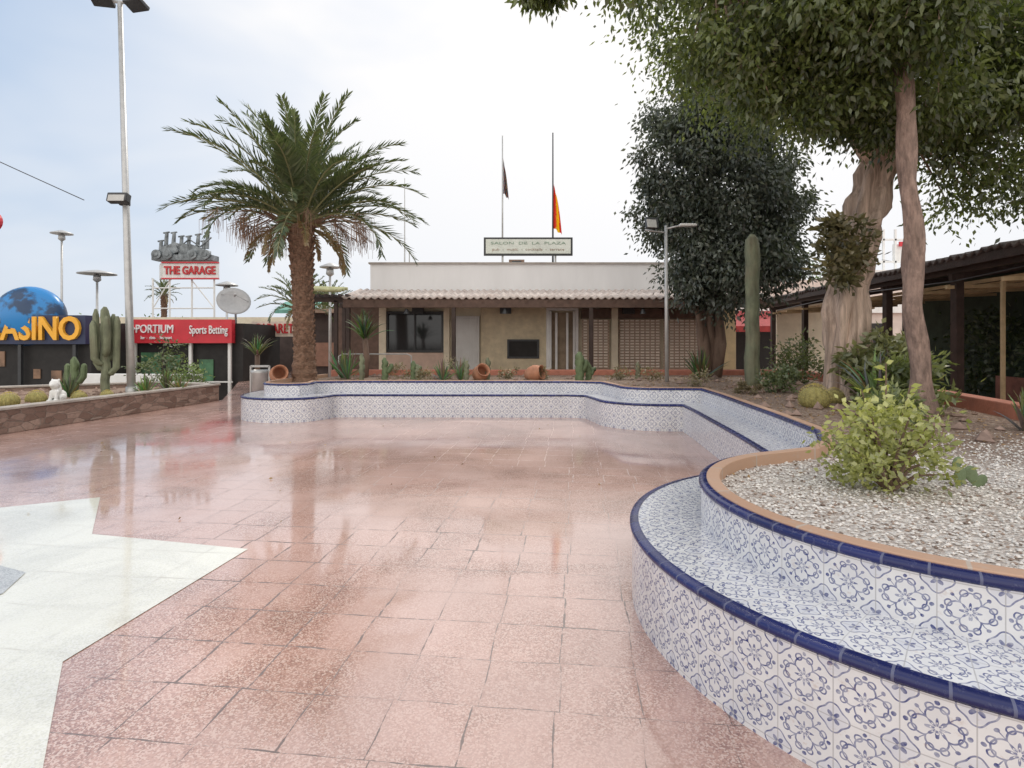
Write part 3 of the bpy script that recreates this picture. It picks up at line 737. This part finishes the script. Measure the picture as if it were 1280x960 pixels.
for s in(-1,1): mb.tube([(X+s*.05,Y-.06,Z+.26),(X+s*.055,Y-.09,Z+.09)],[.032,.028],8); ell((X+s*.055,Y-.11,Z+.09),(.03,.045,.02)); ell((X+s*.06,Y-.03,Z+.46),(.022,.015,.025)); ell((X+s*.08,Y+.04,Z+.13),(.035,.08,.06))
o=mb.obj('body',ls,WHITE,True); rm=o.modifiers.new('r','REMESH'); rm.mode='VOXEL'; rm.voxel_size=.012; rm.use_smooth_shade=True

# ------------------------------------------------------------------ lamps
lm=root('tall_lamp_post',(-8.15,12,.3)); mb=MB(); mb.tube([(-8.15,12,.28),(-8.2,12,2),(-8.4,12,8.75)],[.085,.075,.05],14)
mb.tube([(-8.15,12,.28),(-8.15,12,.5)],[.12,.11],14); mb.tube([(-8.85,12,8.78),(-7.9,12,8.70)],.035,8); mb.obj('pole',lm,METAL,True)
mb=MB(); mb.box((-8.75,11.95,8.76),(.42,.30,.10),R(12),R(-20)); mb.box((-8.02,11.95,8.66),(.42,.30,.10),R(-12),R(-20)); mb.box((-8.32,11.85,4.5),(.42,.16,.20),0,R(-15)); mb.tube([(-8.3,12,4.38),(-8.3,12,4.6)],.11,10); mb.obj('floodlights',lm,DARKM,bevel=.02)
mb=MB(); mb.box((-8.32,11.765,4.49),(.34,.012,.14),0,R(-15)); mb.obj('lens',lm,M('lens_glass',(.5,.5,.48),.2,.1))
lm=root('short_lamp_post',(3.3,12,.55)); mb=MB(); mb.tube([(3.32,12,.5),(3.3,12,3.95)],[.045,.035],10); mb.tube([(3.3,12,3.88),(3.55,12,3.94),(3.9,11.9,3.93)],.022,8); mb.tube([(2.85,12,3.86),(3.3,12,3.80)],.02,8); mb.obj('pole',lm,METAL,True)
mb=MB(); mb.box((3.75,11.95,3.95),(.36,.16,.06)); mb.obj('lamp_head',lm,WHITE,bevel=.02)
mb=MB(); mb.box((2.97,11.9,3.98),(.28,.10,.24),R(15),R(-15)); mb.obj('floodlight',lm,DARKM,bevel=.015)
mb=MB(); mb.box((2.955,11.84,3.965),(.22,.012,.18),R(15),R(-15)); mb.obj('lens',lm,M('lens_glass',(.5,.5,.48),.2,.1))
def disclamp(x,y,z,r=.4,g=-.9):
    ro=root('street_lamp',(x,y,g)); mb=MB(); mb.tube([(x,y,g),(x,y,z)],[.06,.04],10); 
    T=Matrix.Translation((x,y,z)); mb.lathe([(.02,.16),(r*.3,.13),(r,.02),(r*1.02,-.02),(r*.9,-.03),(.05,.0)],20,T); mb.lathe([(.04,-.02),(.12,-.04),(.14,-.25),(.06,-.32),(.01,-.32)],14,T); mb.obj('pole_and_shade',ro,METAL,True)
disclamp(-20.1,25,6.25,.42); disclamp(-16.3,22,4.1,.65); disclamp(-11.2,22,3.65,.4); disclamp(-6.5,20,4.1,.35,0)

# ------------------------------------------------------------------ main pavilion building
bd=root('bar_building',(1.4,17.5,0))
ROOFP=M('soffit_wood',(.13,.08,.06),.7,.3,6,.3)
box('parapet',bd,(1.5,19.6,3.35),(11.6,5.2,.92),PARA)
box('parapet_cap',bd,(1.5,19.6,3.83),(11.7,5.3,.05),CONC)
box('core_walls',bd,(1.35,19.9,1.45),(11.1,4.4,2.88),CREAM)
STONE=M('sand_stone',(.66,.57,.40),.85,.14,5,.3,22,dirt=.3,dirtcol=(.48,.37,.25))
mb=MB(); mb.box((.1,17.62,1.42),(2.15,.16,2.8)); mb.obj('stone_wall',bd,STONE)
box('wall_pier',bd,(-2.05,17.60,1.42),(.18,.2,2.8),CREAM); box('wall_pier',bd,(-4.05,17.60,1.42),(.22,.2,2.8),CREAM); box('wall_pier',bd,(6.6,17.55,1.42),(.7,.3,2.8),M('ochre_render',(.74,.60,.36),.8,.12,4,.2))
box('window_glass',bd,(-3.05,17.66,1.75),(1.7,.04,1.15),GLASS)
mb=MB()
for x in (-3.92,-2.18): mb.box((x,17.6,1.75),(.07,.09,1.25))
for z in (1.15,2.36): mb.box((-3.05,17.6,z),(1.81,.092,.07))
mb.box((-3.05,17.605,1.75),(.05,.07,1.15)); mb.obj('window_frame',bd,DARKM)
box('window_plinth',bd,(-3.05,17.60,.55),(1.8,.18,1.1),M('pink_render',(.62,.46,.37),.8,.12,4,.2))
mb=MB(); mb.box((-1.45,17.62,1.15),(.85,.07,2.2)); 
for z in (.6,1.1,1.6,2.0): mb.box((-1.45,17.58,z),(.7,.02,.36))
mb.obj('panel_door',bd,WHITE,bevel=.01)
mb=MB()
for i in range(11): mb.tube([(-1.86+.082*i,17.5,.1),(-1.86+.082*i,17.5,2.25)],.012,5)
mb.obj('door_grille',bd,WHITE)
box('wall_niche',bd,(.35,17.535,1.22),(.88,.02,.5),BLACK); 
mb=MB(); mb.box((.35,17.52,1.49),(1.0,.06,.06)); mb.box((.35,17.52,.95),(1.0,.06,.06)); mb.box((-.12,17.52,1.22),(.06,.055,.5)); mb.box((.82,17.52,1.22),(.06,.055,.5)); mb.obj('niche_frame',bd,DARKM)
box('door_opening',bd,(1.55,17.66,1.2),(.95,.06,2.35),M('door_interior',(.34,.26,.18),.7,.3,3,0))
mb=MB(); mb.box((1.12,17.55,1.22),(.1,.2,2.44)); mb.box((2.02,17.55,1.22),(.1,.2,2.44)); mb.box((1.57,17.55,2.46),(1.0,.2,.08)); mb.box((1.38,17.45,1.2),(.07,.09,2.3)); mb.box((1.72,17.45,1.2),(.07,.09,2.3)); mb.box((1.2,17.45,1.25),(.06,.09,2.3)); mb.box((1.93,17.45,1.25),(.06,.09,2.3)); mb.obj('door_frame',bd,WHITE,bevel=.008)
SH=M('shutter_tan',(.50,.36,.27),.6,.12,5,.1); SLOT=M('slot_pale',(.84,.76,.66),.6,.1)
def shutter(x0,x1):
    mb=MB(); z=.08; 
    while z<2.15: mb.box(((x0+x1)/2,17.58,z+.045),(x1-x0,.035,.078)); z+=.09
    mb.obj('roller_shutter',bd,SH,bevel=.012)
    mb=MB(); 
    k=int((x1-x0)/.16)
    for i in range(k):
        for j in range(6,23): mb.box((x0+.1+i*.16,17.558,.08+.09*j+.045),(.115,.006,.048))
    mb.obj('shutter_slots',bd,SLOT)
    box('shutter_box',bd,((x0+x1)/2,17.55,2.32),(x1-x0+.08,.2,.3),ROOFP)
shutter(2.2,3.05); shutter(3.35,4.65); shutter(4.75,6.15)
box('wall_pier',bd,(3.2,17.55,1.42),(.2,.25,2.8),CREAM)
v=[];f=[]; nx=300; x0,x1=-4.65,7.2
ys=[(15.3,2.66),(15.9,2.80),(16.6,2.94),(17.2,3.06)]
for y,z in ys:
    for i in range(nx+1):
        x=x0+(x1-x0)*i/nx; v.append((x,y,z+.028*math.cos(i/nx*(x1-x0)/.2*2*math.pi)+.012*noise.noise(Vector((x*2,y,0)))))
for j in range(3):
    for i in range(nx): a=j*(nx+1)+i; f.append((a,a+1,a+nx+2,a+nx+1))
TL=M('roof_tiles',(.60,.52,.47),.8,.3,7,.3,25,dirt=.6,dirtcol=(.28,.16,.11))
o=MB().add(v,f).obj('canopy_tiles',bd,TL,True); so_=o.modifiers.new('s','SOLIDIFY'); so_.thickness=.03
mb=MB(); mb.box((1.27,15.38,2.50),(11.8,.12,.22)); mb.box((1.27,16.6,2.55),(11.8,.1,.14))
for i in range(20): mb.box((-4.4+i*.6,16.35,2.70),(.07,2.1,.10),0,R(9))
mb.obj('canopy_beams',bd,ROOFP)
mb=MB(); mb.box((1.27,17.35,2.66),(11.6,.3,.3)); mb.obj('fascia_back',bd,ROOFP)
mb=MB()
for x in (-1.6,2.17,-4.5,6.6): mb.box((x,15.38,1.2),(.11,.11,2.39))
mb.obj('canopy_posts',bd,WOOD,bevel=.01)
mb=MB()
for x in (-2.9,-.2,3.6): mb.box((x,17.3,2.40),(.35,.2,.18)); mb.tube([(x,15.4,2.36),(x,15.4,2.22)],[.03,.09],10)
mb.obj('canopy_lamps_and_boxes',bd,DARKM)
rs=root('roof_sign',(.55,18,3.86)); mb=MB(); mb.box((.52,18,4.5),(2.85,.10,.58)); mb.obj('frame',rs,DARKM)
SP=M('faded_sign_face',(.74,.77,.70),.6,.10,3,.05,dirt=.5,dirtcol=(.50,.56,.46)); box('face',rs,(.52,17.945,4.5),(2.72,.02,.46),SP)
text('lettering',rs,'SALON  DE  LA  PLAZA',(.52,17.93,4.60),.12,M('sign_green_letters',(.28,.38,.30),.6),2.4,.004); text('lettering_small',rs,'pub  -  music  -  cocktails  -  terrace',(.52,17.93,4.40),.12,M('sign_brown_letters',(.42,.32,.26),.6),2.3,.004)
mb=MB()
for x in (-.3,1.4): mb.box((x,18.05,4.05),(.06,.06,.42))
mb.obj('legs',rs,METAL)
ac=root('roof_air_unit',(.2,18,3.86)); MB().box((.15,18.2,3.98),(.5,.35,.22)).obj('body',ac,M('rusty_unit',(.3,.2,.15),.7)); MB().tube([(.0,18.02,3.98),(.3,18.02,3.98)],.07,12).obj('fan',ac,DARKM)
def flag(x,top,ztop,zbot,bands,wd,kind):
    ro=root('flagpole',(x,20,3.8)); MB().tube([(x,20,3.8),(x,20,top)],[.035,.022],8).obj('pole',ro,METAL if kind else DARKM,True)
    v=[];f=[];cc=[]; nx,nz=14,24
    for j in range(nz+1):
        s=j/nz
        for i in range(nx+1):
            u=i/nx; ww=wd*(.25+.75*s**.7)
            v.append((x+.03+u*ww,20+.09*math.sin(u*11+s*2)*(.4+s),ztop-(ztop-zbot)*(s*(1)+u*.10*(1-s))-(u*.25)))
    for j in range(nz):
        for i in range(nx):
            a=j*(nx+1)+i; f.append((a,a+nx+1,a+nx+2,a+1)); cc.append(bands(i/nx,j/nz))
    o=MB().add(v,f).obj('flag_cloth',ro,FLAGM,True); setcol(o.data,np.array(cc),4)
FLAGM=leafmat('flag_fabric',.35,.7,.02)
flag(-.34,8.8,8.0,6.75,lambda u,s:(.25,.05,.05) if (u*3+s*4)%1<.3 else ((.35,.35,.35) if (u*3+s*4)%1<.5 else (.05,.06,.12)),.2,1)
flag(1.46,8.9,7.1,5.5,lambda u,s:(.6,.03,.02) if (u+s*.25)<.45 or (u+s*.25)>.9 else (.8,.5,.03),.3,0)
an=root('antenna_mast',(-3.45,18,3.86)); MB().tube([(-3.45,18,3.8),(-3.45,18,6.7)],[.025,.012],6).tube([(-3.3,18,3.8),(-3.3,18,4.3)],.02,6).obj('mast',an,METAL)
pg=root('pergola',(-5.2,16,0)); mb=MB()
for x,y in ((-5.55,15.6),(-5.55,18.5),(-4.9,15.6)): mb.box((x,y,1.3),(.1,.1,2.6))
mb.box((-5.1,15.6,2.62),(1.2,.1,.12)); mb.box((-5.1,18.5,2.62),(1.2,.1,.12))
for i in range(7): mb.box((-5.65+i*.19,17,2.72),(.05,3.6,.07))
mb.obj('frame',pg,WOOD); 
mb=MB()
for i in range(3): mb.tube([(-5.8,15.4+i*.3,2.9+i*.05),(-4.7,15.4+i*.3,2.86+i*.05)],.05,8)
mb.obj('rolled_awning',pg,M('awning_yellow',(.55,.55,.30),.7)); box('back_wall',pg,(-5.1,18.9,1.3),(1.5,.1,2.6),ROOFP)
hp=root('metal_rail',(-3.2,14.0,0)); mb=MB(); mb.tube([(-4.3,13.9,.6),(-4.3,13.9,1.1),(-4.2,13.9,1.15),(-2.6,13.9,1.15),(-2.5,13.9,1.1),(-2.5,13.9,.6)],.018,6); mb.obj('rail',hp,METAL)
bn=root('litter_bin',(-6.1,13.5,0)); MB().lathe([(.0,.0),(.18,.0),(.20,.65),(.22,.68),(.22,.74),(.18,.76),(.17,.7),(.15,.2),(0,.2)],22,Matrix.Translation((-6.25,13.9,0))).obj('drum',bn,METAL,True)
mb=MB(); mb.box((-6.25,13.9,.85),(.45,.05,.05)); mb.box((-6.48,13.9,.43),(.04,.05,.86)); mb.box((-6.02,13.9,.43),(.04,.05,.86)); mb.obj('frame',bn,METAL)

# ------------------------------------------------------------------ right pavilion
rp=root('covered_terrace',(9,13,0))
def ex(y): return 7.5+2*(y-8.2)/13.6
v=[];f=[]; n=320; y0,y1=3.5,21.8
for k,(o,z) in enumerate([(-.0,2.92),(1.4,3.16),(2.9,3.40),(4.4,3.62)]):
    for i in range(n+1):
        y=y0+(y1-y0)*i/n; v.append((ex(y)+o,y,z+.04*math.cos(i/n*(y1-y0)/.2*6.283)+.05*noise.noise(Vector((y*1.3,o,0)))))
for k in range(3):
    for i in range(n): a=k*(n+1)+i; f.append((a,a+1,a+n+2,a+n+1))
o=MB().add(v,f).obj('corrugated_roof',rp,M('old_roof_tiles',(.08,.06,.055),.85,.4,5,.5,25,dirt=.5,dirtcol=(.28,.24,.22)),True); so_=o.modifiers.new('s','SOLIDIFY'); so_.thickness=.04
an_=math.atan2(13.6,2); mb=MB()
for y in (5.0,7.6,10.1,12.5,15,17.4,20.5): mb.box((ex(y)+.25,y,1.35),(.14,.14,2.7)); mb.box((ex(y)+2.2,y,2.95),(4.2,.08,.12),0,0,R(-9))
ym=(y0+y1)/2; Lr=math.hypot(y1-y0,ex(y1)-ex(y0))
mb.box((ex(ym)+.25,ym,2.76),(Lr,.10,.12),an_); mb.box((ex(ym)+.04,ym,2.84),(Lr,.04,.14),an_)
mb.obj('frame',rp,WOOD)
mb=MB()
for k in range(4): mb.box((ex(ym)+.7+k*.7,ym,2.56+.02*k),(Lr,.06,.06),an_)
for k in range(12): yy=4.5+k*1.4; mb.box((ex(yy)+1.5,yy,2.50),(2.9,.06,.06),0,0,R(-2))
mb.box((ex(9.45)+.6,9.45,1.25),(.05,.05,2.5))
mb.obj('battens',rp,WOODL)
GRN=M('green_screen',(.035,.06,.04),.8,.35,3,.3)
mb=MB(); mb.box((ex(10)+3.6,10.2,1.65),(15.5,.08,3.3),an_); mb.obj('back_screen',rp,GRN)
mb=MB(); mb.box((ex(8)+1.6,7.8,.40),(6.5,.06,.8),an_); mb.obj('inner_counter',rp,M('counter_red',(.22,.09,.065),.6,.3))
# climbing hedge against the green shade netting
cl=[]
for i in range(70):
    yy=random.uniform(4.5,14.5); cl.append((np.array((ex(yy)+3.1+random.uniform(-.2,.2),yy,random.uniform(.3,2.0))),.38))
crown('hedge_foliage',rp,cl,60,.14,.07,(.02,.035,.015),(.09,.13,.05),LEAFD,.4)
box('far_end_wall',rp,(11.6,21.2,1.5),(3.2,.1,3.0),CREAM)
cb=root('hanging_cable',(7.6,12,2.6)); mb=MB(); mb.tube([(7.35,6,2.7),(7.9,10,2.55),(8.3,14,2.62),(9.0,19,2.5)],.012,5).obj('cable',cb,DARKM)

ba=root('arcade_building',(14,28,0)); mb=MB(); mb.box((14.5,29,2.2),(14,4,4.4)); mb.obj('walls',ba,M('pale_pink_render',(.66,.56,.50),.8,.1,3,.1))
mb=MB(); mb.box((14.5,26.9,3.1),(14,.25,.6)); mb.obj('fascia',ba,WHITE); mb=MB(); 
for i in range(5): mb.box((9+i*2.7,26.93,1.2),(1.8,.1,2.2))
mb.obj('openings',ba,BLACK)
aw=MB(); aw.add([(9.2,24.0,2.1),(13.5,24.0,2.1),(13.5,26.8,2.9),(9.2,26.8,2.9),(9.2,24.0,1.85),(13.5,24.0,1.85)],[(0,1,2,3),(4,5,1,0)]); aw.obj('red_awning',ba,M('awning_red',(.32,.04,.04),.8))
tw=root('rooftop_tower',(26,38,4)); mb=MB()
for x in (25.2,26,27.0,27.8): mb.box((x,38,4.5),(.12,.12,9))
for z in (5.6,6.8,8.3): mb.box((26.5,38,z),(3.2,.12,.12))
mb.box((27.0,38.1,7.4),(2.2,.1,1.2)); mb.box((26.4,39,2),(8,6,8)); mb.obj('frame',tw,WHITE); box('red_panel',tw,(26.8,37.9,8.0),(1.2,.1,.3),RED)

# ------------------------------------------------------------------ left shops
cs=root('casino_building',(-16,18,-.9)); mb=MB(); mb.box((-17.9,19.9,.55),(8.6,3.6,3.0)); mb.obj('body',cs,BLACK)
box('sign_band',cs,(-17.6,18.0,1.83),(8.0,.3,.92),NAVY); text('sign_letters',cs,'CASINO',(-15.26,17.8,1.83),1.02,YEL,3.08,.05,0,.025)
g=MB(); T=Matrix.Translation((-15.75,18.3,2.25))@Matrix.Diagonal((1.15,.6,1.0,1)); g.lathe([(math.sin(math.pi*i/20)+.001,-math.cos(math.pi*i/20)) for i in range(21)],32,T); 
m,nt,b,t=newmat('globe_blue'); co=objco(nt); n=noisen(nt,co,1.2,4).outputs[0]; nt.links.new(mixc(nt,ramp(nt,n,.5,.56),(.02,.22,.55),(.015,.05,.12)),b.inputs[0]); b.inputs['Roughness'].default_value=.3; g.obj('globe',cs,m,True)
mb=MB(); 
for i in range(5): mb.box((-21+i*1.75,17.95,.2),(.1,.1,2.3))
mb.obj('columns',cs,DARKM)
mb=MB()
for i in range(12): mb.box((-21+i*.63,18.08,random.uniform(-.2,.9)),(random.uniform(.2,.5),.03,random.uniform(.2,.6)))
mb.obj('posters',cs,M('poster_panels',(.22,.13,.08),.5,.7,2.2,0))
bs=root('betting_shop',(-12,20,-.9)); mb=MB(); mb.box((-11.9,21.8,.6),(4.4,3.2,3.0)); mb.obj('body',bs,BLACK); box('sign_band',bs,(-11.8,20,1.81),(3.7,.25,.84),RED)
text('sign_letters',bs,'>PORTIUM',(-12.75,19.84,1.88),.42,WLET,1.5,.03); text('sign_letters_second',bs,'Sports Betting',(-10.75,19.84,1.85),.42,WLET,1.35,.03); text('sign_small',bs,'bar  -  slots  -  live sport',(-12.6,19.84,1.58),.16,WLET,1.1,.02)
mb=MB(); 
for x in (-13.5,-11.5,-10.1): mb.box((x,20.05,.25),(.10,.10,2.3))
mb.box((-11.8,20.05,.0),(3.6,.05,.05)); mb.obj('columns',bs,WHITE)
mb=MB()
for x,z,wd,h in ((-13.0,.5,.7,1.1),(-12.2,.7,.5,.5),(-11.0,.4,.5,.8)): mb.box((x,20.17,z),(wd,.03,h))
mb.obj('window_posters',bs,M('poster_green',(.06,.16,.08),.5,.7,2.5,0))
wallseg('white_low_wall',[(-13.4,17.5),(-9.6,17.2)],.2,.45,WHITE)
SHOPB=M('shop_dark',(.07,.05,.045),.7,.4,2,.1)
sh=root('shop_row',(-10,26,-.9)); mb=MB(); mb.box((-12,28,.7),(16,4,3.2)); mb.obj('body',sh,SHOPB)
mb=MB(); mb.box((-12,25.9,2.4),(16.2,.3,.3)); mb.obj('fascia',sh,CREAM)
cbs=root('cabaret_sign',(-9.4,23.3,0)); text('cabaret_letters',cbs,'CABARET',(-9.75,22.94,1.95),.55,RLET,1.6,.03,0,.01); box('cabaret_board',cbs,(-9.75,23.0,1.95),(1.85,.08,.62),M('pale_board',(.70,.60,.50),.6))
mb=MB()
for x in (-10.5,-9.0): mb.box((x,23.1,.6),(.08,.08,3.0))
mb.obj('posts',cbs,DARKM)
aw=MB(); aw.add([(-9.8,23.1,2.75),(-8.2,23.1,2.75),(-8.2,24.2,3.15),(-9.8,24.2,3.15),(-9.8,23.1,2.6),(-8.2,23.1,2.6)],[(0,1,2,3),(4,5,1,0)]); aw.obj('awning_teal',sh,M('awning_teal',(.16,.36,.30),.8))
ds=root('satellite_dish',(-10.4,21,2.1)); T=Matrix.Translation((-10.35,20.8,2.85))@Matrix.Rotation(R(32),4,'Z')@Matrix.Rotation(R(60),4,'X'); mb=MB().lathe([(.0,0),(.25,.03),(.45,.1),(.58,.18),(.58,.20),(.44,.13),(.2,.05),(0,.03)],26,T); mb.tube([(-10.35,21.0,2.0),(-10.35,20.95,2.8)],.04,8)
mb.tube([T@Vector((.5,0,.15)),T@Vector((0,0,.6))],.012,5).tube([T@Vector((-.4,.3,.15)),T@Vector((0,0,.6))],.012,5).tube([T@Vector((0,0,.52)),T@Vector((0,0,.64))],.04,8); mb.obj('dish_and_mast',ds,M('dish_grey',(.42,.42,.42),.6,.1),True)
gs=root('garage_sign',(-17.7,30,0)); mb=MB(); mb.box((-17.2,30,5.2),(2.95,.15,.8)); mb.box((-19.0,30.35,5.2),(1.0,.15,.8),R(-55)); mb.obj('board',gs,M('offwhite_board',(.72,.72,.70),.6,.1))
box('top_strip',gs,(-17.2,29.95,5.64),(3.0,.2,.07),RED); box('bottom_strip',gs,(-17.2,29.95,4.78),(3.0,.2,.07),RED)
text('letters',gs,'THE GARAGE',(-17.2,29.9,5.2),.6,RLET,2.75,.03,0,.02)
mb=MB()
for x in (-19.3,-18.4,-17.2,-16.0): mb.tube([(x,30.1,-.9),(x,30.1,4.8)],.05,6)
for z in (4.3,3.2): mb.tube([(-19.3,30.1,z),(-16.0,30.1,z)],.035,6)
mb.tube([(-19.3,30.1,3.2),(-18.4,30.1,4.7)],.03,6).tube([(-17.2,30.1,4.7),(-16,30.1,3.2)],.03,6).obj('steel_frame',gs,WHITE)
EN=M('engine_grey',(.20,.22,.23),.5,.6,3.5,.2,metal=.3)
mb=MB(); mb.box((-17.6,30.2,5.9),(3.2,.8,.3)); mb.box((-18.3,30.2,6.3),(.9,.7,.55),0,0,R(-22)); mb.box((-16.9,30.2,6.25),(.9,.7,.5),0,0,R(22)); mb.box((-17.6,30.2,6.35),(.5,.5,.6))
for x,z,h in ((-18.9,6.4,.8),(-18.6,6.9,.7),(-18.2,7.0,.5),(-17.8,6.6,.9),(-17.4,6.7,.7),(-16.9,6.9,.5),(-16.4,6.8,.9),(-16.6,6.5,.6)): mb.tube([(x,30.1,z-.4),(x+.05,30.1,z+h*.5)],[.11,.09],10); mb.tube([(x-.14,30.1,z+h*.5),(x+.2,30.1,z+h*.5+.05)],.05,8)
for x in (-18.9,-18.3,-17.0,-16.3): mb.tube([(x,29.7,6.05),(x,29.9,6.05)],.26,14); mb.tube([(x,29.66,6.05),(x,29.7,6.05)],.12,10)
mb.tube([(-19,30,6.1),(-18.6,30,6.6),(-17.9,30,6.4),(-17.3,30,6.9),(-16.7,30,6.5),(-16.1,30,7.0)],.05,6)
mb.obj('engine_sculpture',gs,EN,bevel=.03)
rr_=root('round_red_sign',(-15.7,17,3.9)); mb=MB(); mb.tube([(-15.75,17,3.0),(-15.75,17,5.4)],.04,6); mb.lathe([(0,-.06),(.32,-.06),(.32,.06),(0,.06)],20,Matrix.Translation((-15.82,17,5.1))@Matrix.Rotation(R(90),4,'X')); mb.obj('disc',rr_,RED)
wr=root('overhead_wire',(-13,14,5.5)); MB().tube([(-14,14,6.5),(-12.4,14.2,5.75),(-10.7,14,5.0)],.012,5).obj('wire',wr,DARKM)

def mass(name,spec,per,L,c0,c1):
    ro=root(name,(0,30,0)); A=[]
    for c,rad,n,r in spec: A+=ellclumps(n,c,rad,r,.2)
    crown('foliage',ro,A,per,L,L*.5,c0,c1,LEAFD,.4)
mass('distant_trees',[((-10,34,2.4),(2.3,1.5,1.5),40,.6),((-21,36,1.4),(3,1.5,1.0),35,.6),((-27,40,1.4),(6,2,1.6),40,.8),((14,36,3.5),(5,2,3),70,.8),((22,40,4),(6,2,3),60,.8),((4,45,2),(10,2,2.5),60,.9)],70,.28,(.04,.065,.03),(.18,.26,.10))
palm('small_palm_tree',(-7.6,20,0),2.6,.14,1.5,34,(0,0),26,False); palm('small_palm_tree',(-20.5,33,-.9),5.0,.13,1.1,30,(0,0),22,False)
palm('small_palm_tree',(-9.6,29,-.9),3.8,.15,1.7,36,(0,0),24,False)
shrub('round_shrub',(-8.7,15.3,0),(.5,.5,.4),26,45,.09,.04,(.05,.08,.035),(.24,.32,.12)); shrub('round_shrub',(-10.0,16.0,-.3),(.6,.6,.9),30,50,.12,.05,(.04,.06,.03),(.18,.22,.09),LEAFD)
agave('yucca_plant',(-7.5,16.5,1.0),50,.7,.05,(.05,.08,.04),(.18,.24,.1),1.0,1.0); ro=root('yucca_trunk',(-7.5,16.5,0)); MB().tube([(-7.5,16.5,0),(-7.5,16.5,1.1)],[.09,.07],9,jit=.2).obj('stem',ro,BARK,True)
hs=MB()
for i in range(14): x=-70+i*10+random.uniform(-3,3); hs.box((x,75+random.uniform(-6,10),1.0),(8,6,random.uniform(4,6)))
hs.obj('distant_houses',None,M('house_pale',(.55,.50,.45),.8,.15,1))
cbn=root('kiosk',(-7.2,22,0)); mb=MB(); mb.box((-7.0,22.5,1.25),(2.2,2,2.5)); mb.obj('body',cbn,SHOPB); box('roof',cbn,(-7.0,22.4,2.6),(2.6,2.6,.14),M('kiosk_roof',(.50,.36,.28),.7)); box('counter',cbn,(-7.0,21.4,.95),(2.0,.12,.9),M('kiosk_counter',(.30,.16,.11),.6))
